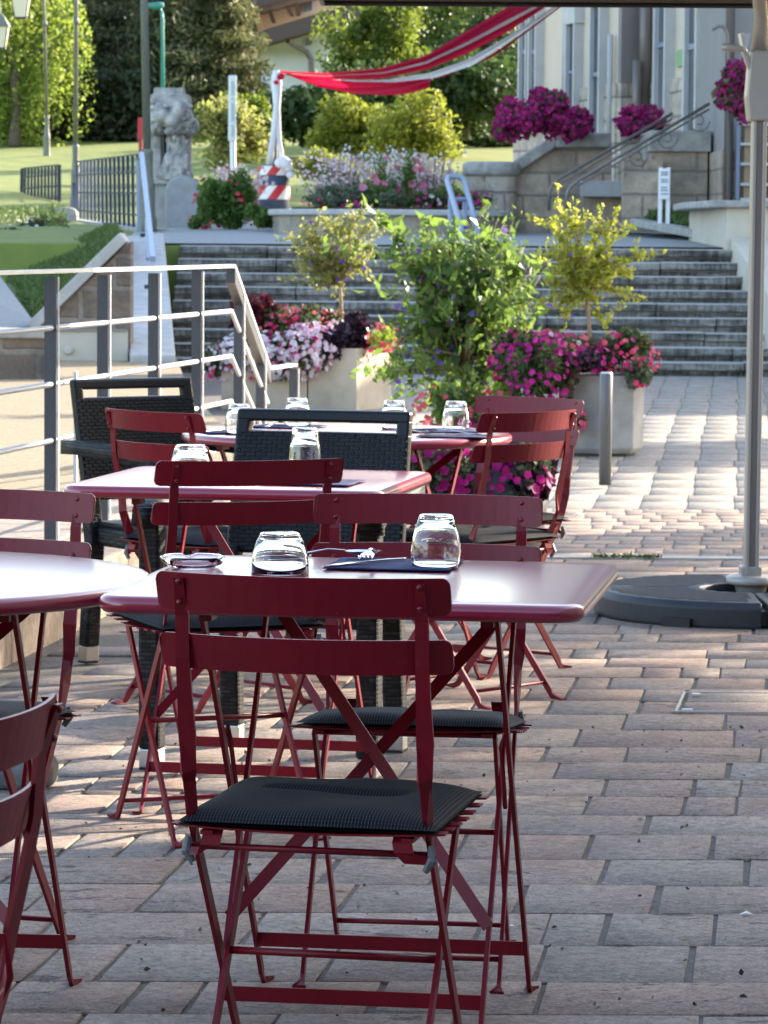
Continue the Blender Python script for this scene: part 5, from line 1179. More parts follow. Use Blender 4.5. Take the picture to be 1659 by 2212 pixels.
mb = MB(); dn = Vector((0, 0, -.045)); mb.slab(Vector((s0_.x, s0_.y, ZR)) + dn, s1_ + dn, sid * .042, (0, 0, .065)); mb.build('rail_web', M['postgrey'], root)
mb = MB(); mb.slab(s1_, s2_, sid * .045, (0, 0, .014)); mb.build('top_rail', M['stainless'], root)
for f, zt in ((.20, None), (.80, None)):
    q = Vector((s0_.x, s0_.y, ZR)).lerp(s1_, f); fpost(Vector((q.x, q.y, 0)), q.z - .01, -.12)
fpost(Vector((s2_.x, s2_.y, 0)), s2_.z, -.12)
for dz in (.205, .41, .615, .82):
    mb = MB(); off = sid * .004
    mb.tube([Vector((top[0].x, top[0].y, ZR - dz)) + off, Vector((s0_.x, s0_.y, ZR - dz)) + off - dirv * .1, Vector((s0_.x, s0_.y, ZR - dz)) + off, Vector((s1_.x, s1_.y, s1_.z - dz + .03)) + off], .0105, 8); mb.build('bar', M['stainless'], root, True)
mb = MB(); p = pp[0] + dirv * .18 + sid * .05; mb.slab((p.x, p.y, PZ), (p.x, p.y, ZR - .37), sid * .012, dirv * .02); mb.build('bracket_bar', M['stainless'], root)

# ================================================================== PARASOL ON THE RIGHT
px_, pdep = P(1622, 1262, 12.75).x, 12.75; zgr = zg(pdep)
root = empty('parasol', (px_, pdep, zgr), 'taupe cantilever parasol with beige pole and crank at the right edge', 'parasol')
mb = MB(); pb, pt = P(1622, 1240, pdep), P(1640, 250, pdep)
w = .0535
for dx, ww, m_ in ((-.0, w, 0),):
    mb.slab(pb, pt, (.052, 0, 0), (0, .07, 0)); mb.slab(pb + Vector((-.018, -.038, 0)), pt + Vector((-.018, -.038, 0)), (.014, 0, 0), (0, .012, 0)); mb.slab(pb + Vector((.018, -.038, 0)), pt + Vector((.018, -.038, 0)), (.014, 0, 0), (0, .012, 0))
mb.build('pole', M['beigepole'], root, bevel=.004)
mb = MB(); o_ = Vector((0, -.0365, 0)); mb.slab(pb + o_, pt + o_, (.021, 0, 0), (0, .004, 0)); mb.build('pole_groove', M['pipe'], root)
mb = MB(); a = P(1628, 300, pdep); b2 = P(1636, 105, pdep)
mb.loft([[(c_[0] + sx * ww, c_[1] + sy * .055, c_[2]) for sx, sy in ((-1, -1), (1, -1), (1, 1), (-1, 1))] for c_, ww in ((P(1640, 262, pdep), .042), (P(1640, 210, pdep), .05), (P(1642, 150, pdep), .045), (P(1644, 110, pdep), .042))]); mb.build('crank_housing', M['beigepole'], root, bevel=.008)
mb = MB(); mb.tube([P(1622, 150, pdep - .04), P(1606, 105, pdep - .06), P(1600, 72, pdep - .06)], .012); mb.slab(P(1604, 108, pdep - .06), P(1612, 72, pdep - .06), (.03, 0, 0), (0, .012, 0)); mb.build('crank_arm', M['alu'], root)
mb = MB(); mb.tube([P(1606, 106, pdep - .065), P(1590, 104, pdep - .065), P(1572, 102, pdep - .065), P(1560, 102, pdep - .065)], [.008, .014, .015, .013], 10); mb.build('crank_handle', M['beigepole'], root, True)
mb = MB(); mb.tube([P(1640, 120, pdep), P(1645, 40, pdep), P(1636, -60, pdep - .1), P(1640, -140, pdep - .3)], [.03, .026, .028, .028], 12); mb.build('arm', M['beigepole'], root, True)
mb = MB(); cb_ = P(1622, 1262, pdep); mb.lathe([(.035, 0), (.05, .004), (.056, .03), (.06, .045), (.088, .05), (.09, .056), (.09, .074), (.082, .078), (.05, .082)], (cb_.x, cb_.y, P(1622, 1290, pdep).z), 24); mb.build('swivel_flange', M['beigepole'], root, True)
mb = MB(); q0, q1 = P(1621, 1268, pdep), P(1621, 1222, pdep); mb.slab(q0, q1, (.076, 0, 0), (0, .085, 0)); mb.build('pole_socket', M['beigepole'], root, bevel=.006)
# canopy: square hipped cloth with ribs
ca = [Vector((-.28, 15.3, 2.350)), Vector((2.75, 15.25, 2.352)), Vector((2.7, 12.25, 2.35)), Vector((-.33, 12.3, 2.35))]; apex = Vector((1.2, 13.8, 2.93))
mb = MB(); low = [Vector((c_.x, c_.y, c_.z - .055)) for c_ in ca]
for i in range(4): mb.add([ca[i], ca[(i + 1) % 4], apex], [(0, 1, 2)]); mb.add([ca[i], ca[(i + 1) % 4], low[(i + 1) % 4], low[i]], [(0, 1, 2, 3)])
cn = mb.build('canopy', M['canopy'], root); so = cn.modifiers.new('solid', 'SOLIDIFY'); so.thickness = .006
for i in range(4):
    for tq in (0.0, .5):
        e = ca[i].lerp(ca[(i + 1) % 4], tq); mb = MB(); mb.slab(apex - Vector((0, 0, .03)), e - Vector((0, 0, .02)), (.02, .02, 0), (0, 0, .03)); mb.build('rib', M['black'], root)
mb = MB()
for i in range(4): mb.tube([low[i], low[(i + 1) % 4]], .012, 6)
mb.build('edge_hem', M['black'], root)
mb = MB(); mb.tube([apex + Vector((0, 0, .12)), apex - Vector((0, 0, .2))], .03); mb.tube([apex + Vector((0, 0, .1)), Vector((1.33, 12.4, 3.1)), P(1640, -140, pdep - .3)], .028); mb.build('hanger', M['beigepole'], root)
# weighted base: four ribbed quarter tanks
bc = Vector((px_ - .02, 12.62, zgr))
def quarter(k, label):
    mb = MB(); a0 = math.pi / 2 * k + .02; ri, ro, hh = .17, .55, .098; n = 26
    aa = [a0 + (math.pi / 2 - .04) * i / n for i in range(n + 1)]
    def loop(r1, r2, z): return [(bc.x + r2 * math.cos(a), bc.y + r2 * math.sin(a), bc.z + z) for a in aa] + [(bc.x + r1 * math.cos(a), bc.y + r1 * math.sin(a), bc.z + z) for a in aa[::-1]]
    mb.loft([loop(ri, ro - .01, .0), loop(ri, ro, .012), loop(ri, ro, hh - .02), loop(ri + .006, ro - .016, hh)])
    r_ = empty('parasol_weight', (bc.x + .35 * math.cos(a0 + .78), bc.y + .35 * math.sin(a0 + .78), bc.z), label, 'parasol weight', 'ribbed quarter weights round the parasol foot')
    mb.build('tank', M['baseplastic'], r_, bevel=.006)
    mb = MB(); ca_ = math.cos(.6); 
    for i in range(-16, 17):
        y_ = i * .034
        seg = [(x_, y_) for x_ in np.linspace(-.6, .6, 60) if ri + .03 < math.hypot(x_, y_) < ro - .03 and a0 + .06 < math.atan2(y_, x_) % (2 * math.pi) < a0 + math.pi / 2 - .1]
        if len(seg) > 3: mb.slab((bc.x + seg[0][0], bc.y + y_, bc.z + hh + .002), (bc.x + seg[-1][0], bc.y + y_, bc.z + hh + .002), (0, .012, 0), (0, 0, .0015))
    if mb.v: mb.build('rib_pattern', M['baseplastic'], r_)
    if k == 2:
        mb = MB(); aq = math.radians(238); mb.box((bc.x + (ro - .01) * math.cos(aq), bc.y + (ro - .01) * math.sin(aq), bc.z + .022), (.11, .06, .034), aq + math.pi / 2); mb.build('hand_hole', M['black'], r_)
for k, lab in ((0, 'ribbed black parasol weight at the back right of the pole foot'), (1, 'ribbed black parasol weight behind its front left neighbour'), (2, 'ribbed black parasol weight at the front left with a hand hole'), (3, 'ribbed black parasol weight cut by the right edge of the photo')): quarter(k, lab)
for rz in (0, math.pi / 2):
    mb = MB(); mb.box((bc.x, bc.y, bc.z + .04 + .001 * rz), (1.04, .05, .05), rz); mb.build('foot_bar', M['black'], root)
# second weight stone on the left
c = P(36, 1712, 8.3); root = empty('weight_block', (c.x, c.y, 0), 'grey lit concrete parasol weight half hidden behind the left chairs', 'weight block')
mb = MB(); q = lambda s, z, o=0: [(c.x + s * math.cos(a), c.y + s * math.sin(a), z) for a in [math.pi / 4 * k + .3 for k in range(8)]]
mb.loft([q(.10, 0), q(.105, .05), q(.075, .085), q(.03, .09)]); mb.build('block', M['weightgrey'], root, bevel=.012)
# inspection cover frame set in the paving
fr = empty('inspection_cover', (P(1560, 1515, 9.9).x, 9.9, .0), 'thin galvanised inspection cover frame set flush in the paving at right', 'cover')
a, b, c2 = P(1478, 1491, 10.11), P(1461, 1538, 9.66), None
x0a, x0b = a.x, b.x
mb = MB(); mb.slab((x0a, 10.10, .0025), (x0b, 9.68, .0025), (.007, 0, 0), (0, 0, .003)); mb.slab((x0b - .01, 9.68, .0025), (x0b + .9, 9.665, .0025), (0, .010, 0), (0, 0, .003)); mb.slab((x0a - .01, 10.10, .0025), (x0a + .9, 10.09, .0025), (0, .008, 0), (0, 0, .003)); mb.slab((x0a + .9, 10.09, .0025), (x0b + .9, 9.67, .0025), (.022, 0, 0), (0, 0, .003)); mb.build('frame', M['alu'], fr)
mb = MB(); mb.box((x0a + .03, 10.06, .0025), (.022, .03, .003)); mb.build('corner_plate', M['stainless'], fr); mb = MB(); mb.box((x0b + .035, 9.72, .0025), (.03, .025, .003)); mb.build('corner_plate', M['stainless'], fr)

# ================================================================== TERRACE FURNITURE
def sy(x, y0, sag=.05): return y0 + sag * (x / .21) ** 2
def make_chair(label, cushion=True):
    """folding bistro chair, local frame: faces +Y, seat centre over the origin"""
    t = empty('bistro_chair', (0, 0, 0), label, 'chair', 'red folding bistro chairs')
    def slat(z0, z1, y0, lean):
        mb = MB(); th = .0045; loops = []
        xs_ = [0, .0012, .003, .006, .009, .012] + [.012 + .396 * k / 16 for k in range(1, 16)] + [.408, .411, .414, .417, .4188, .42]
        for q_ in xs_:
            x = -.21 + q_; y = sy(x, y0)
            e = min(x + .21, .21 - x); c_ = .012; cut = c_ - math.sqrt(max(0, c_ * c_ - (c_ - min(e, c_)) ** 2)) if e < c_ else 0
            a, b = z0 + cut, z1 - cut
            loops.append([(x, y, a), (x, y + th, a), (x, y + th - lean, b), (x, y - lean, b)])
        mb.loft(loops); return mb.build('back_slat', M['red'], t)
    s1 = slat(.768, .822, -.262, .012); s2 = slat(.684, .734, -.240, .012)
    XU = .171; o_ = .05 * (XU / .21) ** 2
    for s in (-1, 1):
        path = [(s * XU, -.262 + o_ - .0165, .815), (s * XU, -.2515 + o_ - .006, .76), (s * XU, -.246 + o_ - .007, .70), (s * XU, -.2365 + o_ - .006, .65), (s * XU, -.222 + o_ - .004, .585), (s * (XU - .001), -.19, .535), (s * XU, -.168, .48), (s * XU, -.148, .438), (s * XU, 0, .243), (s * XU, .165, .026), (s * XU, .176, .010), (s * XU, .190, .004), (s * XU, .222, .003)]
        wv = [(.013, 0, 0), (.019, 0, 0), (.020, 0, 0), (.021, 0, 0), (.025, 0, 0), (.018, .012, .006), (.006, .019, .009), (.0, .017, .012), (.0, .017, .012), (0, .016, .011), (0, .008, .014), (0, .002, .015), (.024, 0, 0)]
        tv = [(0, .006, 0)] * 5 + [(-.004, .006, 0)] + [(.0065, 0, 0)] * 6 + [(0, 0, .005)]
        mb = MB(); mb.strip(path, wv, tv); mb.build('front_leg', M['red'], t)
        x2 = s * .157
        path = [(x2, .150, .440), (x2, -.0, .243), (x2, -.178, .026), (x2, -.188, .010), (x2, -.20, .004), (x2, -.232, .003)]
        mb = MB(); mb.strip(path, [(0, .017, -.012)] * 2 + [(0, .016, -.011), (0, .008, -.014), (0, .002, -.015), (.024, 0, 0)], [(.0065, 0, 0)] * 5 + [(0, 0, .005)]); mb.build('rear_leg', M['red'], t)
        # hinge bracket and hook under the back of the seat
        mb = MB(); mb.strip([(s * .137, -.172, .452), (s * .137, -.182, .444), (s * .140, -.184, .43), (s * .150, -.178, .420), (s * .180, -.170, .418)], [(.028, 0, 0)] * 3 + [(.02, 0, .012), (.01, 0, .012)], [(0, .004, .002), (0, .004, 0), (0, .004, 0), (0, .006, 0), (0, .006, 0)]); mb.build('hinge', M['red'], t)
        mb = MB(); mb.tube([(s * .168, -.170, .402), (s * .178, -.172, .418), (s * .176, -.166, .438)], [.005, .0075, .005], 8); h = mb.build('hook', M['hook'], t)
        for (z, sl, yq) in ((.810, s1, -.262 - .0115), (.780, s1, -.262 - .005), (.709, s2, -.240 - .006)):
            mb = MB(); y = sy(XU, yq); mb.tube([(s * XU, y - .0095, z), (s * XU, y - .007, z)], [.0035, .0048], 8); mb.tube([(s * XU, y + .004, z), (s * XU, y + .0065, z), (s * XU, y + .009, z)], [.0055, .005, .003], 8); mb.build('rivet', M['rivet'], sl, True)
    for (y, z, x, r_) in ((-.002, .243, .158, .0058), (-.160, .424, .172, .005), (.146, .046, .171, .005), (-.162, .046, .157, .005), (.150, .436, .158, .005)):
        mb = MB(); mb.tube([(-x, y, z), (x, y, z)], r_, 8); mb.build('crossbar', M['red'], t, True)
    seat = MB()
    for k in range(7):
        y = -.168 + .056 * k; zc = .456 - .006 * math.sin(math.pi * k / 6); n = 10; loops = []; hw = .198
        for i in range(n + 1):
            x = -hw + 2 * hw * i / n; e = min(x + hw, hw - x); wd = .018 if e > .01 else .013 if i else .012
            z = zc - .006 * math.cos(x / hw * 1.5)
            loops.append([(x, y - wd, z), (x, y + wd, z), (x, y + wd, z + .003), (x, y - wd, z + .003)])
        seat.loft(loops)
    for s in (-1, 1): seat.slab((s * .145, -.185, .4475), (s * .145, .185, .4475), (.018, 0, 0), (0, 0, .006))
    seat.build('seat', M['red'], t)
    if cushion:
        mb = MB()
        def top_(u, v):
            x, y = -.187 + .374 * u, -.188 + .372 * v
            e = min(u, 1 - u) * .386; f = min(v, 1 - v) * .372; puff = (1 - math.exp(-e / .02)) * (1 - math.exp(-f / .02))
            z = .460 + .003 + .021 * puff - .009 * math.exp(-((y - .02) / .018) ** 2) * (abs(x) < .11) * min(1, (.13 - abs(x)) / .05 if abs(x) < .13 else 0)
            z += .003 * math.sin(9 * u + 2) * math.sin(7 * v + 1) * puff
            return (x, y, z)
        def bot_(u, v): x, y, z = top_(1 - u, v); return (x, y, .459)
        mb.grid(top_, 40, 34); mb.grid(bot_, 4, 4)
        mb.build('seat_cushion', M['cushion'], t, True)
    return t
CH = make_chair('red folding chair nearest the camera, back turned, black striped cushion on its seat')
place(CH, -.069, 5.13, 0, math.radians(-11.5))
def chair(x, y, deg, label):
    o = copy_tree(CH); return place(o, x, y, zg(y), math.radians(deg), label)
def tilt_seat(o, deg):                                 # a seat that has sagged backwards on its hinges
    for ch in o.children:
        if ch.name.split('.')[0] in ('seat', 'seat_cushion'):
            a = math.radians(deg); ch.rotation_euler = (a, 0, 0); ch.location = (0, .455 * math.sin(a), .455 * (1 - math.cos(a)) - .19 * math.sin(a) - .007)
tilt_seat(chair(.055, 6.235, 173.5, 'red folding chair facing the camera across the front square table'), 6.0)
chair(-.362, 7.70, 21, 'red folding chair at the near side of the pink-lit square table, back to camera')
chair(-.47, 9.83, -47, 'bright red folding chair before the left woven armchair, left of the round table')
chair(.235, 10.0, 48, 'red folding chair at the right of the round table, back turned to the camera')
chair(.30, 10.74, 139.5, 'paler red folding chair behind another red one at the right of the round table')
tilt_seat(chair(-.785, 6.28, 165, 'red folding chair facing the camera beyond the large round table at the left edge'), 4.5)
chair(-.620, 3.50, 68, 'red folding chair cut by the left edge, only its curved back slats in view')

def outline(kind, sx, sy_, r, n=10):
    pts = []
    if kind == 'round': return [(sx * math.cos(2 * math.pi * i / 72), sx * math.sin(2 * math.pi * i / 72)) for i in range(72)]
    for cx_, cy_, a0 in ((sx - r, sy_ - r, 0), (-sx + r, sy_ - r, 90), (-sx + r, -sy_ + r, 180), (sx - r, -sy_ + r, 270)):
        for i in range(n + 1): a = math.radians(a0 + 90 * i / n); pts.append((cx_ + r * math.cos(a), cy_ + r * math.sin(a)))
    return pts
def make_table(name, kind, s, label, group=None, wA=.232, wC=.21, yA=(-.24, .33), yC=(.26, -.25)):
    t = empty(name, (0, 0, 0), label, 'table', group); mb = MB()
    def lp(ins, z):
        if kind == 'round': return [(x, y, z) for x, y in outline('round', s - ins, 0, 0)]
        return [(x, y, z) for x, y in outline('sq', s - ins, s - ins, max(.055 - ins, .02))]
    mb.loft([lp(.016, .716), lp(.006, .714), lp(.0, .720), lp(-.0008, .728), lp(.002, .735), lp(.007, .739), lp(.016, .7405), lp(.06, .7405)])
    mb.build('tabletop', M['redtop'], t, True, 0)
    for (w, (y0, y1), sg) in ((wA, yA, 1), (wC, yC, -1)):
        for sx in (-1, 1):
            dy = y1 - y0; u = Vector((0, dy, -.70)).normalized(); wv = Vector((0, u.z, -u.y)) * .017
            e = .04 * (1 if dy > 0 else -1)
            pa = [(sx * w, y0, .712), (sx * w, lerp(y0, y1, .965), .026), (sx * w, y1 - e * .15, .010), (sx * w, y1 + e * .1, .004), (sx * w, y1 + e, .003)]
            mb = MB(); mb.strip(pa, [wv, wv, (0, .008, .014 * (1 if wv.z > 0 else -1)), (0, .002, .015 * (1 if wv.z > 0 else -1)), (.024, 0, 0)], [(.007, 0, 0)] * 4 + [(0, 0, .005)])
            mb.build('leg', M['red'], t)
        ym = lerp(y0, y1, .87); mb = MB(); mb.slab((-w, ym, .092), (w, ym, .092), (0, .0, .024), (0, .004, 0)); mb.build('stretcher', M['red'], t)
    y0, y1 = yC; f = lambda z: lerp(y0, y1, (.712 - z) / .70)
    for sx, o_ in ((-1, .004), (1, -.004)):
        mb = MB(); d = Vector((2 * sx * wC, f(.20) - f(.69), -.49)).normalized(); wv = d.cross(Vector((0, 1, 0))) * .024
        mb.slab((-sx * wC, f(.69) + o_, .69), (sx * wC, f(.20) + o_, .20), wv, (0, .004, 0)); mb.build('brace', M['red'], t)
    for sx in (-1, 1):
        mb = MB(); mb.box((sx * (wA - .012), yA[0] - .005, .703), (.02, .05, .018)); mb.build('leg_bracket', M['red'], t)
        z = .47; yl = lerp(yA[0], yA[1], (.712 - z) / .70); mb = MB(); mb.tube([(sx * (wA - .012), yl + .06, z - .10), (sx * (wA - .012), yl - .012, z + .01), (sx * (wA - .006), yl - .002, z + .03), (sx * wA, yl + .008, z + .012)], .004, 6); mb.build('latch', M['red'], t)
    return t
TA = make_table('square_table', 'sq', .375, 'nearest red square table with two upturned glasses, ashtray and cutlery', 'red square tables')
ta = math.radians(-8.2); place(TA, -.02, 5.715, 0, ta)
TB = copy_tree(TA); TB.scale = (.965, .965, 1); place(TB, -.300, 8.12, 0, math.radians(-10), 'pink-lit red square table between the two front chairs and the black woven armchairs')
TC = make_table('round_table', 'round', .48, 'red round table set with four glasses and navy napkins, beyond the square tables', 'red round tables', .30, .27)
place(TC, -.11, 10.3, zg(10.3), math.radians(-20))
TL = copy_tree(TC); place(TL, -.855, 5.73, 0, math.radians(-4), 'bare red round table cut by the left edge of the photo')

# woven armchairs
def make_armchair(label):
    t = empty('woven_armchair', (0, 0, 0), label, 'armchair', 'black woven armchairs')
    wb, wf = .222, .268
    # back panel with a slot, leaning backwards
    mb = MB()
    def bk(x, z): return (x * lerp(1.0, .985, (z - .4) / .45), -.215 - .10 * max(0, (z - .42)) / .45 - .012 * math.cos(x / wb * 1.4), z)
    def pan(x0, x1, z0, z1, n=8):
        loops = []
        for i in range(n + 1):
            x = lerp(x0, x1, i / n); a, b = bk(x, z0), bk(x, z1); loops.append([(a[0], a[1] - .016, a[2]), (a[0], a[1] + .016, a[2]), (b[0], b[1] + .016, b[2]), (b[0], b[1] - .016, b[2])])
        mb.loft(loops)
    pan(-wb, wb, .50, .812, 10); pan(-wb, wb, .836, .868, 10); pan(-wb, -wb + .036, .800, .848, 2); pan(wb - .036, wb, .800, .848, 2)
    bkr = mb.build('backrest', M['strand'], t, bevel=.008)
    mb = MB(); rows = 29
    for i in range(rows):                              # flat strands woven over and under, on both faces
        z = .508 + .0104 * i; 
        for k in range(-1, 18):
            x = -wb + .006 + (k + (.5 if i % 2 else 0)) * .0262; x0_, x1_ = max(x, -wb + .004), min(x + .0215, wb - .004)
            if x1_ - x0_ < .004: continue
            for sg in (-1, 1):
                a, b = bk(x0_, z), bk(x1_, z + .0086); c_, d_ = bk(x1_, z), bk(x0_, z + .0086); o_ = sg * .0155; e_ = sg * .0185
                q = [(a[0], a[1] + o_, a[2]), (c_[0], c_[1] + o_, c_[2]), (b[0], b[1] + o_, b[2]), (d_[0], d_[1] + o_, d_[2])]
                m_ = .0016; q2 = [(a[0] + m_, a[1] + e_, a[2] + m_), (c_[0] - m_, c_[1] + e_, c_[2] + m_), (b[0] - m_, b[1] + e_, b[2] - m_), (d_[0] + m_, d_[1] + e_, d_[2] - m_)]
                mb.add(q + q2, [(4, 5, 6, 7), (0, 1, 5, 4), (1, 2, 6, 5), (2, 3, 7, 6), (3, 0, 4, 7)])
    mb.build('weave', M['strand'], bkr)
    mb = MB(); mb.loft([[(x, y, z) for x, y in ((-.205, -.205), (.205, -.205), (.245, .235), (-.245, .235))] for z in (.365, .425)]); mb.build('seat_frame', M['rattan'], t, bevel=.012)
    mb = MB(); mb.loft([[(x, y, z) for x, y in ((-.2, -.2), (.2, -.2), (.235, .225), (-.235, .225))] for z in (.426, .44)]); mb.build('seat_panel', M['rattan'], t, bevel=.004)
    for s in (-1, 1):
        mb = MB(); mb.strip([(s * wb, -.325, .66), (s * .235, -.22, .664), (s * .262, .0, .66), (s * wf, .19, .648), (s * wf, .235, .632), (s * wf, .240, .60)], [(.056, 0, 0)] * 6, [(0, .003, .042)] * 4 + [(0, .03, .034), (0, .04, .01)]); mb.build('armrest', M['rattan'], t, True)
        def leg(top, mid, bot, w):
            mb = MB(); mb.strip([top, mid, bot], [(w, 0, 0)] * 3, [(0, w, 0)] * 3); lg = mb.build('leg', M['rattan'], t, bevel=.008)
            u = (Vector(bot) - Vector(mid)).normalized(); mb = MB(); e = Vector(bot) + u * .046; mb.slab(Vector(bot), (e.x, e.y, .006), (w * .94, 0, 0), (0, w * .94, 0)); mb.build('metal_tip', M['alu'], lg, bevel=.003)
            mb = MB(); mb.slab((e.x, e.y, .006), (e.x, e.y, 0), (w * .9, 0, 0), (0, w * .9, 0)); mb.build('foot_pad', M['black'], lg)
        leg((s * (wf - .008), .215, .645), (s * (wf - .008), .215, .36), (s * (wf - .008), .212, .052), .052)
        leg((s * .208, -.225, .52), (s * .203, -.205, .38), (s * .205, -.232, .052), .05)
    return t
R1 = make_armchair('black woven armchair in the middle, facing the camera behind the pink-lit square table')
place(R1, -.238, 8.70, 0, math.radians(165)); R1.scale = (1.05, 1.05, .985)
R2 = copy_tree(R1); R2.scale = (1, 1, 1); place(R2, -.60, 10.78, zg(10.78), math.radians(217), 'black woven armchair at left, turned towards the right, beside the handrail')

# ------------------------------------------------------------------ things on the tables
def glassware(x, y, zt, prof_out, label, n=40, wall=.0022, basis=.011, group='upturned drinking glasses'):
    """upturned tumbler: rim on the table at z=0, thick base on top"""
    H = prof_out[-1][1]
    inn = [(max(r - wall, .001), z) for r, z in prof_out if z < H - basis - .004]
    rt_ = np.interp(H - basis, [p[1] for p in prof_out], [p[0] for p in prof_out])
    inn += [(rt_ - wall * 2.2, H - basis - .003), (rt_ - wall * 4, H - basis), (.0015, H - basis - .001)]
    prof = inn[::-1] + [(prof_out[0][0] - wall * .5, .0002)] + list(prof_out) + [(.0015, H - .0002)]
    root = empty('drinking_glass', (x, y, zt), label, 'glass', group)
    mb = MB(); vs = []; m = len(prof)
    mb.lathe([(r, z) for r, z in prof], (x, y, zt + .0006), n, closed=False)
    mb.build('bowl', M['glass'], root, True); return root
def bar_prof(w0, wm, w1, h):
    return [(w0, 0), (w0 + .6 * (wm - w0), h * .12), (wm, h * .32), (wm - .002, h * .48), (lerp(wm, w1, .45), h * .72), (lerp(wm, w1, .8), h * .88), (w1, h * .96), (w1 - .002, h * .99), (w1 - .006, h)]
G_A = bar_prof(.0375, .0425, .0285, .090); G_C = [(.0475, 0), (.0470, .018), (.044, .036), (.039, .052), (.034, .060), (.0325, .064), (.029, .066)]
ZT = .7405
glassware(.087, 5.905, ZT, G_A, 'upturned barrel-shaped glass on the navy napkin of the nearest table')
glassware(-.170, 5.80, ZT, G_C, 'low upturned tumbler left of the napkin on the nearest table')
G_T = [(.0385, 0), (.038, .03), (.035, .07), (.031, .10), (.0295, .112), (.028, .115), (.024, .116)]
glassware(-.182, 8.12, ZT, G_T, 'tall upturned tumbler on the pink-lit square table')
glassware(-.440, 8.05, ZT, [(.047, 0), (.046, .02), (.0435, .045), (.038, .068), (.034, .076), (.031, .079)], 'low upturned tumbler at the left on the pink-lit square table')
zc = ZT + zg(10.3)
for x, y, d, lab in ((517, 935, 10.12, 'upturned glass at the left of the round table, beside the woven chair back'), (643, 915, 10.55, 'upturned glass at the back left of the round table'), (852, 922, 10.45, 'upturned glass half hidden behind the woven armchair on the round table'), (985, 922, 10.42, 'upturned glass at the right of the round table before the green bush')):
    p = P(x, y, d); glassware(p.x, d, zc, bar_prof(.0365, .0415, .029, .086), lab)
def cutlery(kind, p, ang, label, tilt=0.0, z=.0, par=None):
    root = empty(kind, p, label, kind, 'cutlery on the tables'); mb = MB(); m = MB()
    def T(pts): return [(p[0] + x * math.cos(ang) - y * math.sin(ang), p[1] + x * math.sin(ang) + y * math.cos(ang), p[2] + zz) for x, y, zz in pts]
    if kind == 'knife':
        mb.strip(T([(-.10, 0, .002), (-.05, 0, .003), (0, 0, .003)]), [(.004, .012, 0)] * 3, [(0, 0, .003)] * 3); mb.build('handle', M['steel'], root, bevel=.001)
        m.strip(T([(0, 0, .003), (.03, 0, .003), (.08, .001, .002), (.105, .003, .002)]), [Vector((-math.sin(ang), math.cos(ang), 0)) * w for w in (.008, .017, .016, .003)], [(0, 0, .0012)] * 4); m.build('blade', M['steel'], root)
    else:
        n_ = Vector((-math.sin(ang), math.cos(ang), 0))
        mb.strip(T([(-.115, 0, .003), (-.10, 0, .004), (-.06, 0, .007), (-.01, 0, .016), (.02, 0, .014)]), [n_ * w for w in (.010, .014, .010, .005, .007)], [(0, 0, .002)] * 5); mb.build('handle', M['steel'], root, True)
        if kind == 'fork':
            m.strip(T([(.02, 0, .014), (.035, 0, .010), (.045, 0, .008)]), [n_ * w for w in (.007, .022, .024)], [(0, 0, .002)] * 3)
            for k in range(4): o = -.0096 + .0064 * k; m.strip(T([(.044, o, .008), (.065, o, .006), (.085, o, .010), (.094, o, .013)]), [n_ * w for w in (.0042, .0036, .003, .0012)], [(0, 0, .0018)] * 4)
            m.build('tines', M['steel'], root)
        else:
            loops = []; 
            m.grid(lambda u, v: tuple(T([(.02 + .06 * u, (.019 * math.sin(math.pi * min(1, u * .96 + .04)) ** .7) * (2 * v - 1), .013 - .008 * math.sin(math.pi * u) * (1 - (2 * v - 1) ** 2))])[0]), 10, 8); o = m.build('bowl', M['steel'], root, True); so = o.modifiers.new('solid', 'SOLIDIFY'); so.thickness = .0012
    return root
def napkin(x, y, z, w, h, ang, label):
    mb = MB()
    def fn(u, v):
        a, b = (u - .5) * w, (v - .5) * h; zz = .0022 + .0012 * math.sin(u * 9 + v * 3) * math.sin(v * 6); return (x + a * math.cos(ang) - b * math.sin(ang), y + a * math.sin(ang) + b * math.cos(ang), z + zz)
    mb.grid(fn, 12, 10); o = tag(mb.build('napkin', M['navy'], smooth=True), label, 'napkin', 'navy paper napkins'); so = o.modifiers.new('solid', 'SOLIDIFY'); so.thickness = .0016; so.offset = 1; return o
napkin(.018, 5.935, ZT + .0004, .21, .205, ta, 'navy napkin with fork, knife and spoon on the nearest table')
cutlery('knife', (-.030, 5.93, ZT + .005), math.radians(228), 'knife with its blade to the left on the nearest table napkin')
cutlery('fork', (-.022, 5.945, ZT + .012), math.radians(-97), 'fork with its tines towards the camera on the nearest table napkin')
cutlery('spoon', (-.085, 6.02, ZT + .005), math.radians(8), 'spoon with its bowl to the right on the nearest table napkin')
napkin(-.16, 7.95, ZT + .0004, .2, .2, -.2, 'navy napkin on the pink-lit square table behind a chair slat')
for x, y, d, a_, lab in ((505, 938, 10.2, .3, 'navy napkin at the left of the round table'), (618, 918, 10.52, -.3, 'navy napkin at the back left of the round table'), (955, 926, 10.35, .1, 'navy napkin under the right glass of the round table'), (985, 940, 10.08, -.2, 'navy napkin at the front right edge of the round table')):
    p = P(x, y, d); napkin(p.x, d, zc + .0004, .2, .18, a_, lab)
for x, d, k, a_, lab in ((600, 10.5, 'fork', 75, 'fork on the back left napkin of the round table'), (930, 10.36, 'knife', 190, 'knife on the right napkin of the round table'), (960, 10.08, 'fork', 170, 'fork on the front right napkin of the round table'), (985, 10.06, 'knife', 185, 'knife on the front right napkin of the round table'), (480, 10.2, 'knife', 60, 'knife on the left napkin of the round table')):
    p = P(x, 930, d); cutlery(k, (p.x, d, zc + .005), math.radians(a_), lab)
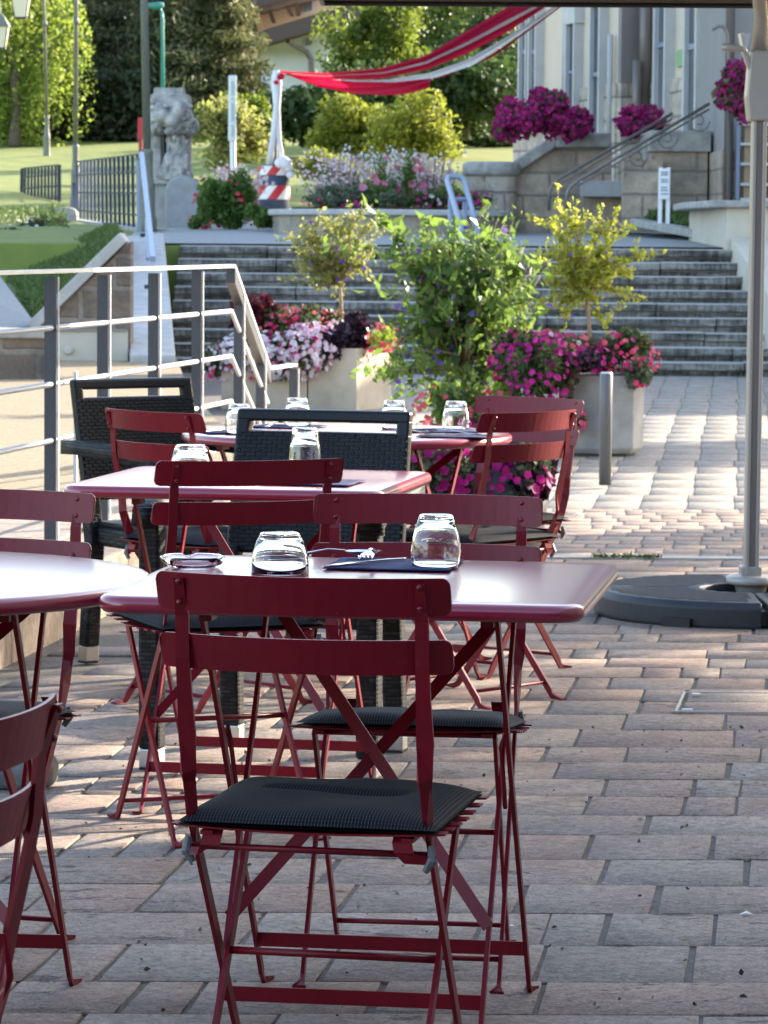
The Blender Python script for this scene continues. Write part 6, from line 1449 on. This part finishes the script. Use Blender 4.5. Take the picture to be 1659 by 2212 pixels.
# glass ashtray
axp = (-.318, 5.885); root = empty('ashtray', (axp[0], axp[1], ZT), 'round clear glass ashtray at the left of the nearest table', 'ashtray')
mb = MB(); prof = [(.002, .0008), (.038, .0008), (.044, .004), (.052, .012), (.0545, .017), (.053, .0195), (.048, .0185), (.041, .013), (.035, .0085), (.002, .008)]
n = 48
vs = []
for r_, z in prof:
    for k in range(n):
        a = 2 * math.pi * k / n; dip = sum(math.exp(-((a - q + math.pi) % (2 * math.pi) - math.pi) ** 2 / .02) for q in (-.35, 1.75, 3.9)); zz = z - .006 * dip * (r_ > .04) * (z > .01)
        vs.append((axp[0] + r_ * math.cos(a), axp[1] + r_ * math.sin(a), ZT + zz))
fs = [(i * n + k, i * n + (k + 1) % n, (i + 1) * n + (k + 1) % n, (i + 1) * n + k) for i in range(len(prof) - 1) for k in range(n)] + [tuple(range(n - 1, -1, -1)), tuple(range((len(prof) - 1) * n, len(prof) * n))]
mb.add(vs, fs); mb.build('dish', M['glass'], root, True)

# small litter on the paving: petals, chips
for k, (x, y, s_, lab) in enumerate(((1612, 1979, .014, 'pale stone chip on the paving at the lower right'), (1480, 2030, .009, 'dry curled leaf on the paving at the lower right'), (1105, 2005, .008, 'small cigarette end in a joint right of the front chair'), (1250, 1073, .03, 'white paper scrap by the bollard'), (640, 2010, .008, 'dry leaf fleck under the nearest chair'))):
    v = ray(x, y); d = (HC - 0.0) / -v.z * v.y if k != 3 else 18.0; p = P(x, y, d); z = zg(d) + .003
    mb = MB(); mb.add([(p.x - s_, p.y, z), (p.x - .2 * s_, p.y - s_ * .6, z + s_ * .3), (p.x + s_, p.y + .2 * s_, z), (p.x + .1 * s_, p.y + s_ * .7, z + s_ * .25), (p.x, p.y, z + s_ * .55)], [(0, 1, 4), (1, 2, 4), (2, 3, 4), (3, 0, 4), (3, 2, 1, 0)])
    tag(mb.build(('stone_chip', 'dry_leaf', 'cigarette_end', 'paper_scrap', 'dry_leaf')[k], M['white'] if k in (0, 2, 3) else M['twig']), lab, ('stone chip', 'leaf', 'litter', 'litter', 'leaf')[k])
lit = []
for k in range(420):
    yy = R.uniform(4.6, 9.5); lit.append((R.uniform(-.16, .16) * yy, yy, R.uniform(.002, .004)))
stuff(tag(leaves('paving_grit', np.array(lit), .009, .006, M['grit'], droop=0), 'small bits of grit and dry leaf scattered over the front paving', 'grit'))
gpos = [(P(x + R.gauss(0, 5), 1176, 15.15).x, 15.17 + R.gauss(0, .01), zg(15.2) + .012) for x in np.linspace(1290, 1420, 8) for _ in range(14)]
stuff(tag(leaves('joint_weeds', np.array(gpos), .03, .008, M['bankgrassleaf'], droop=-1.0), 'small green weeds along the pale edging strip', 'weeds'))

# ================================================================== UNSEEN LIGHT BLOCKERS ADDED BESIDE AND BEHIND THE CAMERA
YC = 12.2
root = empty('shade_building', (9.5, 0, 0), 'cream building added beyond the right edge to shade the front terrace', 'building')  # out of view, added to keep sun off the foreground
mb = MB(); mb.box((10.2, (YC - 22) / 2, 3.2), (9.4, YC + 22, 6.4)); mb.build('wall', M['cream'], root)
for k in range(5):
    mb = MB(); y = YC - 2.2 - 4.2 * k; mb.box((5.47, y, 1.2), (.06, 1.4, 2.2)); w_ = mb.build('window', M['frame'], root); mb = MB(); mb.box((5.43, y, 1.2), (.04, 1.2, 2.0)); mb.build('pane', M['panedark'], w_)
mb = MB(); mb.box((10.2, (YC - 22) / 2, 6.5), (9.9, YC + 22.5, .2)); mb.build('roof', M['roof'], root)
root = empty('sky_block_house', (-2, -9, 0), 'cream house added behind the camera to cut sky light', 'building')  # out of view, added to reduce sky fill from behind
mb = MB(); mb.box((-4, -12, 3.4), (17, 6, 6.8)); mb.build('wall', M['oldwall'], root)
for k in range(6):
    for z in (1.6, 4.6):
        mb = MB(); x = -11.2 + 2.8 * k; mb.box((x, -8.98, z), (1.1, .06, 1.6)); w_ = mb.build('window', M['frame'], root); mb = MB(); mb.box((x, -8.93, z), (.95, .04, 1.4)); mb.build('pane', M['panedark'], w_)
mb = MB(); mb.box((-4, -12, 6.95), (17.6, 6.6, .2)); mb.build('roof', M['roof'], root)
G3 = 'unseen trees added to cast shade'  # out of view, added and shaped to cast dapples and shade bands
def shade_tree(x, y, r, z0, z1, n, L, label, k=40, cl=.3):
    broad_tree((x, y, zg(min(y, 30)) - .05), (x, y, (z0 + z1) / 2), (r, r, (z1 - z0) / 2), n, L, M['deci'], label, 'broadleaf_tree', 'tree', G3, k, cl, .14, .35)
shade_tree(9.2, 18.0, 1.6, 2.2, 6.4, 2300, .13, 'unseen sparse tree added to dapple the terrace paving', 26, .24)
shade_tree(9.8, 20.0, 1.4, 2.4, 6.6, 1500, .13, 'second unseen sparse tree added to dapple the terrace paving', 22, .24)
shade_tree(9.6, 22.4, .85, .4, 5.0, 13000, .16, 'unseen narrow tree added to cast a shade band on the setts')
shade_tree(9.5, 29.8, 1.2, .4, 4.9, 16000, .18, 'unseen narrow tree added to cast a shade band on the slabs')
root = empty('shade_wing', (13, 44, 0), 'low unseen wing beyond the right edge, shaped to shade the slabs', 'building')  # out of view, height set for its shadow edge before the steps
mb = MB(); mb.box((18, 42.0, 2.5), (15, 8, 5.1)); mb.build('wall', M['render'], root)
mb = MB(); mb.box((18, 42, 5.16), (15.3, 8.3, .2)); mb.build('roof', M['roof'], root)

root = empty('fill_block_awning', (0, -1, 2.6), 'dark cloth awning added out of view above the camera to cut sky light', 'awning')  # added overhead to block sky fill on the chair backs
mb = MB(); mb.slab((0, -7.5, 3.0), (0, 1.2, 2.65), (11, 0, 0), (0, 0, .02)); mb.build('cloth', M['canopy'], root)
mb = MB(); mb.slab((-5.5, 1.2, 2.6), (5.5, 1.2, 2.6), (0, .04, 0), (0, 0, .14)); mb.build('front_bar', M['beigepole'], root)
for x in (-5.3, 5.3):
    mb = MB(); mb.tube([(x, 1.15, 0), (x, 1.15, 2.6)], .03); mb.build('post', M['beigepole'], root, True)

broad_tree((13, 81, zh(81) - .1), (13, 81, 7.6), (4.2, 3.4, 4.2), 12000, .3, M['decidark'], 'large unseen tree added behind the hall to shade the right lawn', group=G3, k=50)  # hidden tree put in for its shadow on the lawn

shade_tree(8.4, 14.6, 1.2, 2.7, 4.3, 2200, .12, 'small unseen crown added to break up sun on the right paving', 16, .26)  # extra occluder, added to thin the sun patches on the paving
